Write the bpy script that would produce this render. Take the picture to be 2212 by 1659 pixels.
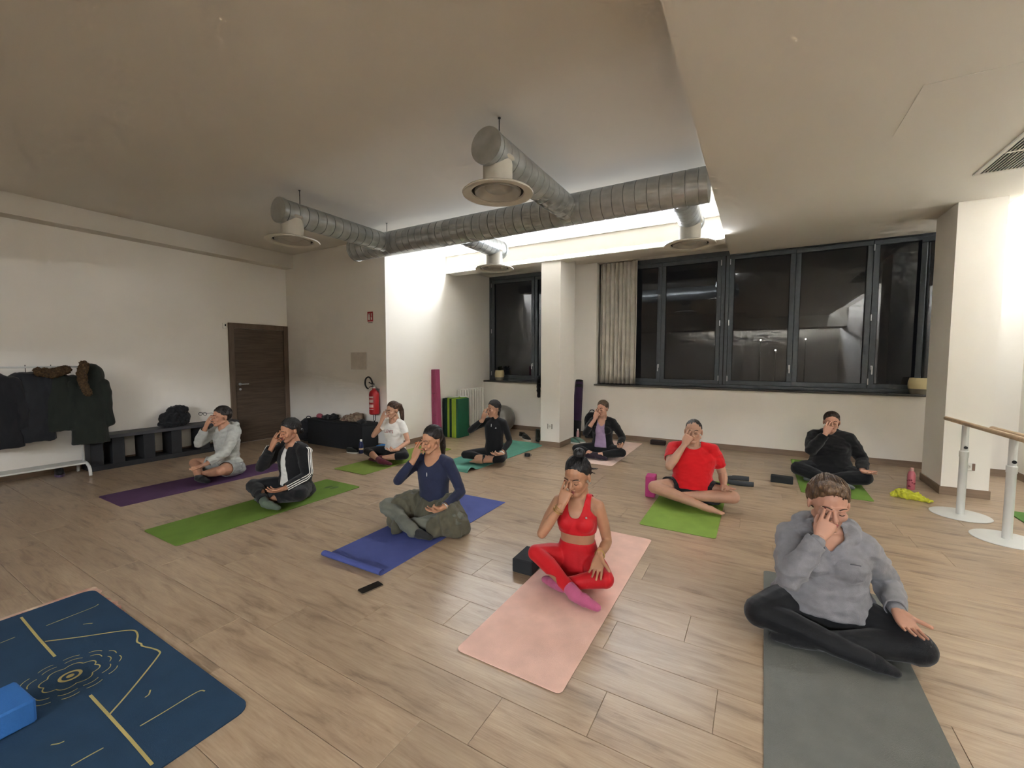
import bpy, bmesh, math, random
import numpy as np
from mathutils import Vector, Matrix, noise as mnoise
sc = bpy.context.scene
for o in list(bpy.data.objects): bpy.data.objects.remove(o)
COL = sc.collection
PI = math.pi
# ---------------------------------------------------------------- camera
cam_d = bpy.data.cameras.new('camera'); cam = bpy.data.objects.new('camera', cam_d); COL.objects.link(cam)
cam_d.sensor_width = 36.0; cam_d.lens = 917.1/2212*36.0; cam_d.clip_start = .05
_pan, _pit, _rol = -.52534, .06072, -.0015
_f = Vector((math.sin(_pan)*math.cos(_pit), math.cos(_pan)*math.cos(_pit), -math.sin(_pit)))
_r = Vector((math.cos(_pan), -math.sin(_pan), 0)); _d = _f.cross(_r)
_r2 = math.cos(_rol)*_r+math.sin(_rol)*_d; _d2 = -math.sin(_rol)*_r+math.cos(_rol)*_d
cam.matrix_world = Matrix(((_r2.x, -_d2.x, -_f.x, 0), (_r2.y, -_d2.y, -_f.y, 0), (_r2.z, -_d2.z, -_f.z, 1.5), (0, 0, 0, 1)))
sc.camera = cam
# ---------------------------------------------------------------- world, view
w = bpy.data.worlds.new('night_sky'); sc.world = w; w.use_nodes = True
w.node_tree.nodes['Background'].inputs[0].default_value = (.012, .0125, .014, 1)
w.node_tree.nodes['Background'].inputs[1].default_value = .06
sc.view_settings.view_transform = 'Standard'; sc.view_settings.look = 'None'
sc.view_settings.gamma = 1; sc.view_settings.use_curve_mapping = False
sc.view_settings.exposure = 2.9
try:
    sc.cycles.max_bounces = 7; sc.cycles.diffuse_bounces = 5; sc.cycles.glossy_bounces = 3
    sc.cycles.transparent_max_bounces = 8; sc.cycles.sample_clamp_indirect = 6.0
    sc.cycles.caustics_reflective = False; sc.cycles.caustics_refractive = False
    sc.cycles.use_denoising = True
    sc.cycles.use_adaptive_sampling = True; sc.cycles.adaptive_threshold = .04; sc.cycles.adaptive_min_samples = 24
except Exception: pass
LED_WINDOW, LED_RIGHT, LED_REAR = 25.0, 16.0, 150.0      # strengths of the three LED coves
LED_COL = (.905, .945, 1.0)
# ---------------------------------------------------------------- materials
def lin(c):
    if isinstance(c, str):
        c = tuple(int(c[i:i+2], 16)/255 for i in (0, 2, 4))
    return tuple(((x+.055)/1.055)**2.4 if x > .04045 else x/12.92 for x in c)
MATS = {}
def mat(name, col, rough=.6, metal=0., var=.12, vscale=6., bump=0., bscale=60., stretch=(1, 1, 1), spec=.4, col2=None, sheen=0., coord='Object'):
    if name in MATS: return MATS[name]
    m = bpy.data.materials.new(name); m.use_nodes = True; nt = m.node_tree; b = nt.nodes['Principled BSDF']
    c = lin(col); c2 = lin(col2) if col2 else tuple(x*(1-var) for x in c)
    c1 = c if col2 else tuple(min(1, x*(1+var*.6)) for x in c)
    tc = nt.nodes.new('ShaderNodeTexCoord'); mp = nt.nodes.new('ShaderNodeMapping'); mp.inputs['Scale'].default_value = stretch
    nt.links.new(tc.outputs[coord], mp.inputs['Vector'])
    n = nt.nodes.new('ShaderNodeTexNoise'); n.inputs['Scale'].default_value = vscale; n.inputs['Detail'].default_value = 5
    nt.links.new(mp.outputs[0], n.inputs['Vector'])
    r = nt.nodes.new('ShaderNodeValToRGB'); r.color_ramp.elements[0].position = .32; r.color_ramp.elements[1].position = .68
    r.color_ramp.elements[0].color = (*c2, 1); r.color_ramp.elements[1].color = (*c1, 1)
    nt.links.new(n.outputs['Fac'], r.inputs[0]); nt.links.new(r.outputs[0], b.inputs['Base Color'])
    b.inputs['Roughness'].default_value = rough; b.inputs['Metallic'].default_value = metal
    b.inputs['Specular IOR Level'].default_value = spec
    if sheen: b.inputs['Sheen Weight'].default_value = sheen; b.inputs['Sheen Roughness'].default_value = .5
    if bump:
        n2 = nt.nodes.new('ShaderNodeTexNoise'); n2.inputs['Scale'].default_value = bscale; n2.inputs['Detail'].default_value = 3
        nt.links.new(mp.outputs[0], n2.inputs['Vector'])
        bp = nt.nodes.new('ShaderNodeBump'); bp.inputs['Strength'].default_value = bump; bp.inputs['Distance'].default_value = .01
        nt.links.new(n2.outputs['Fac'], bp.inputs['Height']); nt.links.new(bp.outputs[0], b.inputs['Normal'])
    MATS[name] = m; return m
def emis(name, strength, col=LED_COL):
    m = bpy.data.materials.new(name); m.use_nodes = True; nt = m.node_tree; nt.nodes.remove(nt.nodes['Principled BSDF'])
    e = nt.nodes.new('ShaderNodeEmission'); e.inputs[0].default_value = (*col, 1); e.inputs[1].default_value = strength
    nt.links.new(e.outputs[0], nt.nodes['Material Output'].inputs[0]); MATS[name] = m; return m
def wood_plank():
    m = bpy.data.materials.new('oak_laminate'); m.use_nodes = True; nt = m.node_tree; b = nt.nodes['Principled BSDF']; L = nt.links.new
    tc = nt.nodes.new('ShaderNodeTexCoord'); oi = nt.nodes.new('ShaderNodeObjectInfo')
    ad = nt.nodes.new('ShaderNodeVectorMath'); ad.operation = 'MULTIPLY_ADD'
    cb = nt.nodes.new('ShaderNodeCombineXYZ')
    for k in range(3): L(oi.outputs['Random'], cb.inputs[k])
    ad.inputs[1].default_value = (37, 53, 11); L(cb.outputs[0], ad.inputs[0]); L(tc.outputs['Object'], ad.inputs[2])
    mp = nt.nodes.new('ShaderNodeMapping'); mp.inputs['Scale'].default_value = (1.0, 6.0, 1.0); L(ad.outputs[0], mp.inputs[0])
    n1 = nt.nodes.new('ShaderNodeTexNoise'); n1.inputs['Scale'].default_value = 2.6; n1.inputs['Detail'].default_value = 9; n1.inputs['Roughness'].default_value = .62; n1.inputs['Distortion'].default_value = .7
    L(mp.outputs[0], n1.inputs['Vector'])
    mp2 = nt.nodes.new('ShaderNodeMapping'); mp2.inputs['Scale'].default_value = (1.5, 28.0, 1.0); L(ad.outputs[0], mp2.inputs[0])
    n2 = nt.nodes.new('ShaderNodeTexNoise'); n2.inputs['Scale'].default_value = 5; n2.inputs['Detail'].default_value = 4; L(mp2.outputs[0], n2.inputs['Vector'])
    r = nt.nodes.new('ShaderNodeValToRGB'); cr = r.color_ramp
    cr.elements[0].position = .25; cr.elements[0].color = (*lin('74614f'), 1)
    cr.elements[1].position = .72; cr.elements[1].color = (*lin('b8a48a'), 1)
    e = cr.elements.new(.45); e.color = (*lin('a69078'), 1)
    L(n1.outputs['Fac'], r.inputs[0])
    mx = nt.nodes.new('ShaderNodeMix'); mx.data_type = 'RGBA'; mx.blend_type = 'MULTIPLY'; mx.inputs['Factor'].default_value = .35
    r2 = nt.nodes.new('ShaderNodeValToRGB'); r2.color_ramp.elements[0].position = .3; r2.color_ramp.elements[0].color = (.62, .58, .52, 1); r2.color_ramp.elements[1].position = .6; r2.color_ramp.elements[1].color = (1, 1, 1, 1)
    L(n2.outputs['Fac'], r2.inputs[0]); L(r.outputs[0], mx.inputs['A']); L(r2.outputs[0], mx.inputs['B'])
    hs = nt.nodes.new('ShaderNodeHueSaturation'); mr = nt.nodes.new('ShaderNodeMapRange'); mr.inputs['To Min'].default_value = .93; mr.inputs['To Max'].default_value = 1.07
    L(oi.outputs['Random'], mr.inputs[0]); L(mr.outputs[0], hs.inputs['Value']); L(mx.outputs['Result'], hs.inputs['Color'])
    L(hs.outputs[0], b.inputs['Base Color']); b.inputs['Roughness'].default_value = .31; b.inputs['Specular IOR Level'].default_value = .45
    bp = nt.nodes.new('ShaderNodeBump'); bp.inputs['Strength'].default_value = .12; bp.inputs['Distance'].default_value = .004
    L(n2.outputs['Fac'], bp.inputs['Height']); L(bp.outputs[0], b.inputs['Normal'])
    MATS['oak_laminate'] = m; return m
def glass_mat(name='night_glass', ior=1.62, tint=.75):
    m = bpy.data.materials.new(name); m.use_nodes = True; nt = m.node_tree; nt.nodes.remove(nt.nodes['Principled BSDF']); L = nt.links.new
    t = nt.nodes.new('ShaderNodeBsdfTransparent'); t.inputs[0].default_value = (tint, tint, tint, 1)
    g = nt.nodes.new('ShaderNodeBsdfGlossy'); g.inputs['Roughness'].default_value = 0.0; g.inputs[0].default_value = (.95, .97, 1, 1)
    f = nt.nodes.new('ShaderNodeFresnel'); f.inputs[0].default_value = ior
    x = nt.nodes.new('ShaderNodeMixShader'); L(f.outputs[0], x.inputs[0]); L(t.outputs[0], x.inputs[1]); L(g.outputs[0], x.inputs[2])
    L(x.outputs[0], nt.nodes['Material Output'].inputs[0]); MATS[name] = m; return m
# ---------------------------------------------------------------- mesh helpers
class MB:
    def __init__(s): s.v = []; s.f = []
    def add(s, V, F):
        k = len(s.v); s.v += [tuple(map(float, p)) for p in V]; s.f += [tuple(i+k for i in f) for f in F]; return s
    def box(s, x0, x1, y0, y1, z0, z1, c=0.):
        if c <= 0:
            V = [(x, y, z) for z in (z0, z1) for y in (y0, y1) for x in (x0, x1)]
            return s.add(V, [(0, 2, 3, 1), (4, 5, 7, 6), (0, 1, 5, 4), (2, 6, 7, 3), (0, 4, 6, 2), (1, 3, 7, 5)])
        c = min(c, (x1-x0)*.45, (y1-y0)*.45, (z1-z0)*.45)
        V = []; idx = {}
        for i, X in enumerate((x0, x1)):
            for j, Y in enumerate((y0, y1)):
                for k, Z in enumerate((z0, z1)):
                    dx, dy, dz = (c if i == 0 else -c), (c if j == 0 else -c), (c if k == 0 else -c)
                    for a, p in enumerate(((X, Y+dy, Z+dz), (X+dx, Y, Z+dz), (X+dx, Y+dy, Z))):
                        idx[i, j, k, a] = len(V); V.append(p)
        F = []
        for i in (0, 1):
            q = [idx[i, 0, 0, 0], idx[i, 1, 0, 0], idx[i, 1, 1, 0], idx[i, 0, 1, 0]]; F.append(q if i else q[::-1])
            q = [idx[0, i, 0, 1], idx[1, i, 0, 1], idx[1, i, 1, 1], idx[0, i, 1, 1]]; F.append(q[::-1] if i else q)
            q = [idx[0, 0, i, 2], idx[1, 0, i, 2], idx[1, 1, i, 2], idx[0, 1, i, 2]]; F.append(q if i else q[::-1])
        for a in (0, 1):
            for b in (0, 1):
                F.append([idx[a, b, 0, 0], idx[a, b, 1, 0], idx[a, b, 1, 1], idx[a, b, 0, 1]])
                F.append([idx[a, 0, b, 0], idx[a, 1, b, 0], idx[a, 1, b, 2], idx[a, 0, b, 2]])
                F.append([idx[0, a, b, 1], idx[1, a, b, 1], idx[1, a, b, 2], idx[0, a, b, 2]])
        for i in (0, 1):
            for j in (0, 1):
                for k in (0, 1): F.append([idx[i, j, k, 0], idx[i, j, k, 1], idx[i, j, k, 2]])
        return s.add(V, F)
    def prism(s, poly, z0, z1):
        n = len(poly)
        V = [(x, y, z0) for x, y in poly]+[(x, y, z1) for x, y in poly]
        return s.add(V, [tuple(range(n))[::-1], tuple(range(n, 2*n))]+[(i, (i+1) % n, n+(i+1) % n, n+i) for i in range(n)])
    def lathe(s, prof, n=20, c=(0, 0, 0), ax='z', caps=True):
        V = []
        for r, h in prof:
            for k in range(n):
                a = 2*PI*k/n; x, y = r*math.cos(a), r*math.sin(a)
                V.append({'z': (c[0]+x, c[1]+y, c[2]+h), 'y': (c[0]+x, c[1]+h, c[2]+y), 'x': (c[0]+h, c[1]+x, c[2]+y)}[ax])
        F = []
        for i in range(len(prof)-1):
            for k in range(n): F.append((i*n+k, i*n+(k+1) % n, (i+1)*n+(k+1) % n, (i+1)*n+k))
        if caps and prof[0][0] > 1e-6: F.append(tuple(range(n))[::-1])
        if caps and prof[-1][0] > 1e-6: F.append(tuple(range((len(prof)-1)*n, len(prof)*n)))
        return s.add(V, F)
    def tube(s, pts, r, n=8, closed=False, flat=1.0, up=None):
        P = [Vector(p) for p in pts]; R = r if hasattr(r, '__len__') else [r]*len(P)
        V = []; m = len(P); prev = None
        for i, p in enumerate(P):
            t = (P[(i+1) % m]-P[i-1]) if closed else (P[min(i+1, m-1)]-P[max(i-1, 0)])
            t = t.normalized() if t.length > 1e-9 else Vector((0, 0, 1))
            if prev is None:
                a = Vector(up) if up else (Vector((0, 0, 1)) if abs(t.z) < .9 else Vector((1, 0, 0)))
            else: a = prev
            u = a-t*a.dot(t); u = u.normalized() if u.length > 1e-6 else t.orthogonal().normalized()
            prev = u; q = t.cross(u)
            for k in range(n):
                an = 2*PI*k/n; V.append(p+u*math.cos(an)*R[i]*flat+q*math.sin(an)*R[i])
        F = []
        for i in range(m if closed else m-1):
            j = (i+1) % m
            for k in range(n): F.append((i*n+k, i*n+(k+1) % n, j*n+(k+1) % n, j*n+k))
        if not closed: F += [tuple(range(n))[::-1], tuple(range((m-1)*n, m*n))]
        return s.add(V, F)
    def ell(s, c, r, n=14, m=9, rot=None):
        V = []; M = rot or Matrix.Identity(3)
        for i in range(m+1):
            th = PI*i/m
            for k in range(n):
                a = 2*PI*k/n
                V.append(Vector(c)+M@Vector((r[0]*math.sin(th)*math.cos(a), r[1]*math.sin(th)*math.sin(a), r[2]*math.cos(th))))
        F = [(i*n+k, (i+1)*n+k, (i+1)*n+(k+1) % n, i*n+(k+1) % n) for i in range(m) for k in range(n)]
        return s.add(V, F)
    def xform(s, M):
        s.v = [tuple(M@Vector(p)) for p in s.v]; return s
    def mesh(s, name='mesh'):
        me = bpy.data.meshes.new(name); me.from_pydata(s.v, [], s.f); me.update(); return me
    def build(s, name, m, parent=None, smooth=False, **kw):
        me = s.mesh(name)
        bm = bmesh.new(); bm.from_mesh(me); bmesh.ops.remove_doubles(bm, verts=bm.verts, dist=1e-6)
        bmesh.ops.recalc_face_normals(bm, faces=bm.faces); bm.to_mesh(me); bm.free()
        return mobj(name, me, m, parent, smooth, **kw)
def mobj(name, me, m, parent=None, smooth=False, label=None, cat=None, group=None, kind=None, loc=None, rotz=0):
    o = bpy.data.objects.new(name, me); COL.objects.link(o)
    if m: me.materials.append(MATS[m] if isinstance(m, str) else m)
    if smooth: me.shade_smooth() if smooth is True else me.set_sharp_from_angle(angle=math.radians(smooth))
    if parent: o.parent = parent
    if loc: o.location = loc
    if rotz: o.rotation_euler = (0, 0, rotz)
    tag(o, label, cat, group, kind); return o
def tag(o, label=None, cat=None, group=None, kind=None):
    if label: o['label'] = label
    if cat: o['category'] = cat
    if group: o['group'] = group
    if kind: o['kind'] = kind
    return o
def thing(name, label, cat, loc=(0, 0, 0), rotz=0, group=None, kind=None):
    o = bpy.data.objects.new(name, None); COL.objects.link(o); o.empty_display_size = .1
    o.location = loc; o.rotation_euler = (0, 0, rotz); return tag(o, label, cat, group, kind)
def rrect(x0, x1, y0, y1, r, n=5):
    P = []
    for cx, cy, a in ((x1-r, y1-r, 0), (x0+r, y1-r, 90), (x0+r, y0+r, 180), (x1-r, y0+r, 270)):
        for k in range(n+1):
            t = math.radians(a+90*k/n); P.append((cx+r*math.cos(t), cy+r*math.sin(t)))
    return P
def smooth_curve(pts, n=6):
    P = [Vector(p) for p in pts]; out = []
    for i in range(len(P)-1):
        a, b, c, d = P[max(i-1, 0)], P[i], P[i+1], P[min(i+2, len(P)-1)]
        for k in range(n):
            t = k/n
            out.append(.5*((2*b)+(c-a)*t+(2*a-5*b+4*c-d)*t*t+(3*b-a-3*c+d)*t**3))
    out.append(P[-1]); return out
def copy_tree(o, parent=None):
    c = o.copy(); COL.objects.link(c)
    if parent is not None: c.parent = parent
    for ch in [x for x in bpy.data.objects if x.parent is o]: copy_tree(ch, c)
    return c
def pbox(name, m, parent, x0, x1, y0, y1, z0, z1, c=.004, **kw):
    return MB().box(x0, x1, y0, y1, z0, z1, c).build(name, m, parent, **kw)
# ================================================================ the room
XL, XR, YB, YF, ZC, ZD = -7.85, 2.85, 7.76, -6.0, 3.42, 3.17
YE, XE = 4.93, -5.21
mat('wall_paint', 'ece8e0', .85, var=.025, vscale=1.5, bump=.04, bscale=160)
mat('ceiling_paint', 'dad5cb', .9, var=.03, vscale=.8, bump=.03, bscale=120)
mat('baseboard_wood', '8a7663', .5, var=.15, vscale=4, stretch=(1, 1, 8))
mat('dark_aluminium', '5b6167', .42, metal=.2, var=.08, vscale=20)
mat('sill_stone', '4c4a47', .4, var=.35, vscale=120)
mat('led_housing', 'e8e6e0', .6, var=.02)
emis('led_window', LED_WINDOW); emis('led_right', LED_RIGHT); emis('led_rear', LED_REAR)
wood_plank(); glass_mat()
def st(name, mb, m, parent=None, **kw):
    return mb.build(name, m, parent, kind='structure' if parent is None else None, **kw)
# floor: base slab, then every laminate board in view as its own piece
floor = st('floor', MB().box(XL-.2, XR+.2, YF-.2, YB+.4, -.12, -.004), 'oak_laminate')
PWD, PLEN, Y0R = .2662, 1.38, 1.265-.2662*4
pins = {4: -.933, 5: -.544, 7: -.65, 8: -.294}
random.seed(4); plank_me = {}
def plank_mesh(L, Wd):
    k = (round(L, 3), round(Wd, 3))
    if k not in plank_me:
        m = MB().box(.0008, L-.0008, .0008, Wd-.0008, -.01, 0, .0015).mesh('plank'); m.materials.append(MATS['oak_laminate']); plank_me[k] = m
    return plank_me[k]
row = 0; y = Y0R
while y < YB-.01:
    wd = min(PWD, YB-y); xr = XR if y < 7.7 else XR
    off = pins.get(row, random.uniform(0, PLEN)); x = off-math.ceil((off-XL)/PLEN)*PLEN
    while x < XR-.001:
        a, b = max(x, XL), min(x+PLEN, XR)
        if b-a > .02:
            p = bpy.data.objects.new('plank', plank_mesh(b-a, wd)); COL.objects.link(p); p.parent = floor; p.location = (a, y, 0)
        x += PLEN
    y += PWD; row += 1
# walls
st('wall_left', MB().box(XL-.2, XL, YF, YE+.2, -.1, ZC), 'wall_paint')
st('wall_back_left', MB().box(XL-.0, XE, YE, YE+.2, -.1, ZC), 'wall_paint')
st('wall_recess', MB().box(XE-.2, XE, YE+.2, YB+.4, -.1, ZC), 'wall_paint')
st('wall_right', MB().box(XR, XR+.2, YF, YB+.3, -.1, ZC), 'wall_paint')
st('wall_front', MB().box(XL-.2, XR+.2, YF-.2, YF, -.1, ZC), 'wall_paint')
WB = MB()
WB.box(XE, XR, YB, YB+.3, -.1, .985).box(-3.42, -2.665, YB, YB+.3, .985, ZC).box(2.5, XR, YB, YB+.3, .985, ZC)
WB.box(XE, -3.42, YB, YB+.3, 3.28, ZC).box(-2.665, 2.5, YB, YB+.3, 3.28, ZC)
st('wall_back', WB, 'wall_paint')
st('wall_pillar_left', MB().box(-3.195, -2.845, 6.49, 7.13, 0, ZC), 'wall_paint')
st('wall_pillar_right', MB().box(1.795, 2.17, 6.41, 7.05, 0, ZC), 'wall_paint')
# ceilings
st('ceiling', MB().box(XL-.2, XR+.2, YF-.2, YB+.4, ZC, ZC+.15), 'ceiling_paint')
st('ceiling_lowered', MB().box(-.45, 2.28, -4.2, YB, ZD, ZC-.001), 'ceiling_paint')
st('ceiling_soffit', MB().box(XE, -.45, 6.72, YB, 3.28, ZC-.001).box(XE, -.45, 6.46, 6.72, 3.10, 3.115).box(XE, -.45, 6.475, 6.72, 3.115, ZC-.001), 'ceiling_paint')
st('ceiling_rear', MB().box(XL, -.45, -5.5, -4.2, 2.73, ZC-.001).box(-.45, XR, -5.5, -4.2, 2.73, ZC-.001), 'ceiling_paint')
st('trim_beam', MB().box(XL, XL+.24, -4.2, YE, 3.17, ZC-.001), 'ceiling_paint')
# LED coves
def led(name, label, mb, hb, m):
    t = thing(name, label, 'led light')
    mb.build('diffuser', m, t); hb.build('housing', 'led_housing', t); return t
led('led_strip', 'long glowing LED strip along the soffit above the windows', MB().box(XE+.01, -.46, 6.4655, 6.4745, 3.117, 3.165), MB().box(XE+.01, -.46, 6.4655, 6.4745, 3.166, 3.178), 'led_window')
led('led_strip', 'LED strip hidden above the lowered ceiling, washing the right wall', MB().box(2.283, 2.30, -4.0, 7.72, 3.235, 3.275), MB().box(2.2805, 2.283, -4.0, 7.72, 3.225, 3.285), 'led_right')
led('led_strip', 'LED strip above the rear slot behind the photographer', MB().box(-2.6, XR-.1, -5.862, -5.86, 2.785, 2.81), MB().box(-2.6, XR-.1, -5.88, -5.863, 2.77, 2.825).box(-2.6, XR-.1, -5.863, -5.82, 2.815, 2.825).box(-2.6, XR-.1, -5.863, -5.84, 2.77, 2.78), 'led_rear')
# baseboards
bb = .09
st('baseboard_left', MB().box(XL, XL+.012, YF, 3.87, 0, bb), 'baseboard_wood')
st('baseboard_back_left', MB().box(XL+.012, XE+.012, YE-.012, YE, 0, bb), 'baseboard_wood')
st('baseboard_recess', MB().box(XE, XE+.012, YE, YB-.012, 0, bb), 'baseboard_wood')
st('baseboard_back', MB().box(XE, XR, YB-.012, YB, 0, bb), 'baseboard_wood')
st('baseboard_right', MB().box(XR-.012, XR, YF, YB-.012, 0, bb), 'baseboard_wood')
def ring(x0, x1, y0, y1): return MB().box(x0-.012, x1+.012, y0-.012, y0, 0, bb).box(x0-.012, x1+.012, y1, y1+.012, 0, bb).box(x0-.012, x0, y0, y1, 0, bb).box(x1, x1+.012, y0, y1, 0, bb)
st('baseboard_pillar_left', ring(-3.195, -2.845, 6.49, 7.13), 'baseboard_wood')
st('baseboard_pillar_right', ring(1.795, 2.17, 6.41, 7.05), 'baseboard_wood')
# sills
st('trim_1', MB().box(XE, -3.42, YB-.03, YB+.3, .985, 1.012, .004), 'sill_stone')
st('trim_2', MB().box(-2.69, 2.5, YB-.03, YB+.3, .985, 1.012, .004), 'sill_stone')
# windows
mat('handle_silver', 'c9ccd0', .3, metal=.8, var=.05)
mat('gasket_black', '141517', .6)
WY = 7.98
def sash(parent, x0, x1, z0, z1, handle=None, y=WY, hinge=None):
    t = .068
    s = MB().box(x0, x1, y, y+.07, z0, z0+t, .004).box(x0, x1, y, y+.07, z1-t, z1, .004).box(x0, x0+t, y+.0005, y+.0695, z0+t, z1-t, .004).box(x1-t, x1, y+.0005, y+.0695, z0+t, z1-t, .004).build('sash', 'dark_aluminium', parent)
    MB().box(x0+t-.01, x1-t+.01, y+.03, y+.042, z0+t-.01, z1-t+.01).build('pane', 'night_glass', s)
    MB().box(x0+t, x1-t, y+.012, y+.028, z0+t, z0+t+.006).box(x0+t, x1-t, y+.012, y+.028, z1-t-.006, z1-t).box(x0+t, x0+t+.006, y+.012, y+.028, z0+t, z1-t).box(x1-t-.006, x1-t, y+.012, y+.028, z0+t, z1-t).build('gasket', 'gasket_black', s)
    if handle is not None:
        MB().box(handle-.014, handle+.014, y-.012, y-.0002, 1.33, 1.40, .004).box(handle-.009, handle+.009, y-.045, y-.012, 1.36, 1.38, .003).box(handle-.010, handle+.010, y-.055, y-.035, 1.27, 1.385, .005).build('handle', 'handle_silver', s)
    if hinge is not None:
        for hz in (1.12, 2.05, 3.05):
            MB().lathe([(.008, 0), (.008, .09)], 8, (hinge, y-.009, hz)).build('hinge', 'handle_silver', s)
    return s
w1 = thing('window_1', None, None, (0, 0, 0), kind='structure')
MB().box(-5.205, -3.43, WY-.01, WY+.09, 1.012, 1.062, .004).box(-5.205, -3.43, WY-.01, WY+.09, 3.2, 3.28, .004).box(-5.205, -5.15, WY-.0095, WY+.0895, 1.062, 3.2, .004).box(-3.48, -3.43, WY-.0095, WY+.0895, 1.062, 3.2, .004).build('frame', 'dark_aluminium', w1)
sash(w1, -5.148, -4.09, 1.064, 3.198, -4.125, hinge=-5.15); sash(w1, -4.08, -3.482, 1.064, 3.198)
w2 = thing('window_2', None, None, (0, 0, 0), kind='structure')
MB().box(-2.66, 2.495, WY-.01, WY+.09, 1.012, 1.062, .004).box(-2.66, 2.495, WY-.01, WY+.09, 3.2, 3.28, .004).box(-2.66, -2.5, WY-.0095, WY+.0895, 1.062, 3.2, .004).box(-.575, -.46, WY-.0095, WY+.0895, 1.062, 3.2, .004).box(2.37, 2.495, WY-.0095, WY+.0895, 1.062, 3.2, .004).build('frame', 'dark_aluminium', w2)
MB().box(-.524, -.51, WY-.012, WY-.0102, 1.062, 3.2).build('mullion_gap', 'gasket_black', w2)
sash(w2, -2.498, -1.537, 1.064, 3.198); sash(w2, -1.535, -.577, 1.064, 3.198, -1.57, hinge=-.585)
sash(w2, -.458, .454, 1.064, 3.198, hinge=-.45); sash(w2, .456, 1.385, 1.064, 3.198, .42, hinge=1.39)
sash(w2, 1.39, 2.368, 1.064, 3.198, 1.425)
so = sash(w2, 0, .52, 1.064, 3.15, y=0); so.name = 'open_sash'; so.location = (1.885, 7.93, 0); so.rotation_euler = (0, 0, math.radians(-44))
# door
mat('door_oak', '5c4d40', .5, var=.3, vscale=3, stretch=(1, 1, 14), bump=.15, bscale=20)
mat('door_frame_wood', '6b5a4b', .5, var=.18, vscale=3, stretch=(14, 14, 1))
d = thing('door_1', None, None, (0, 0, 0), kind='structure')
MB().box(XL, XL+.03, 3.87, 3.955, 0, 2.10, .004).box(XL, XL+.03, 4.84, 4.925, 0, 2.10, .004).box(XL, XL+.03, 3.955, 4.84, 2.01, 2.10, .004).build('door_frame', 'door_frame_wood', d)
lf = MB().box(XL, XL+.012, 3.958, 4.837, .006, 2.007, .003).build('door_leaf', 'door_oak', d)
MB().lathe([(.024, 0), (.024, .008)], 14, (XL+.012, 4.03, 1.04), 'x').tube([(XL+.02, 4.03, 1.04), (XL+.06, 4.03, 1.04), (XL+.065, 4.05, 1.04), (XL+.065, 4.15, 1.04)], .009).lathe([(.02, 0), (.02, .006)], 14, (XL+.012, 4.03, .95), 'x').build('handle', 'handle_silver', lf, smooth=40)
# ================================================================ ducts, grille, curtain, wall fittings
mat('galvanised', 'b9bdbd', .36, metal=.7, var=.15, vscale=9, bump=.05, bscale=30)
mat('duct_white', 'cfcbc0', .55, var=.05); mat('dark_gap', '1a1b1d', .7)
duct = thing('ventilation_duct', 'galvanised spiral duct with four round ceiling diffusers under the ceiling', 'air duct')
DY, DZ, DR = 4.45, 3.125, .165
def spiral_pipe(x0, x1, r, step=.115):
    pr = [(r, 0)]; x = step*.5; L = x1-x0
    while x < L-.02:
        pr += [(r, x-.005), (r-.007, x-.0025), (r-.007, x+.0025), (r, x+.005)]; x += step
    return pr+[(r, L)]
MB().lathe(spiral_pipe(-5.30, -.452, DR), 28, (-5.30, DY, DZ), 'x').build('main_pipe', 'galvanised', duct, 35)
MB().lathe([(0, -.006), (DR+.006, -.006), (DR+.006, .03), (DR+.001, .03)], 28, (-5.30, DY, DZ), 'x').build('end_cap', 'galvanised', duct, 35)
BR = .132
for i, (bx, ye, yd) in enumerate(((-1.855, 2.80, 2.968), (-4.62, 2.84, 3.0), (-3.43, 5.56, 5.39), (-.74, 5.57, 5.40))):
    y0, y1 = (ye, DY-.08) if ye < DY else (DY+.08, ye)
    MB().lathe(spiral_pipe(y0, y1, BR), 24, (bx, y0, DZ), 'y').build('branch_pipe', 'galvanised', duct, 35)
    s = -1 if ye < DY else 1
    MB().lathe([(0, s*.004), (BR+.006, s*.004), (BR+.006, -s*.03), (BR+.001, -s*.03)], 24, (bx, ye, DZ), 'y').build('end_cap', 'galvanised', duct, 35)
    MB().lathe([(.118, 2.862), (.118, 3.06), (.135, 3.075), (.135, 3.09)], 24, (bx, yd, 0)).build('neck', 'duct_white', duct, 35)
    df = MB().lathe([(.118, 2.87), (.15, 2.865), (.275, 2.832), (.286, 2.822), (.283, 2.814), (.27, 2.812), (.214, 2.822), (.206, 2.838)], 32, (bx, yd, 0), 'z', False).build('diffuser', 'duct_white', duct, 40)
    MB().lathe([(.208, 2.836), (.186, 2.836)], 32, (bx, yd, 0), 'z', False).build('gap_ring', 'dark_gap', df)
    MB().lathe([(.188, 2.838), (.184, 2.82), (.172, 2.82), (.135, 2.858), (.105, 2.862), (.082, 2.84), (.066, 2.832), (.05, 2.829), (0, 2.829)], 32, (bx, yd, 0), 'z', False).build('inner_cone', mat('diffuser_silver', 'b9b6ae', .35, metal=.3), df, 50)
for px, py, zt in ((-1.855, 2.99, DZ+BR), (-4.62, 3.1, DZ+BR), (-4.65, DY, DZ+DR), (-2.6, DY, DZ+DR)):
    MB().tube([(px, py, zt-.005), (px, py, ZC-.001)], .004, 6).lathe([(.012, 0), (.012, .006)], 10, (px, py, ZC-.0065)).build('hanger_rod', 'black_steel' if 'black_steel' in MATS else mat('black_steel', '2a2a2b', .5, metal=.5), duct)
mat('black_steel', '2a2a2b', .5, metal=.5)
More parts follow.
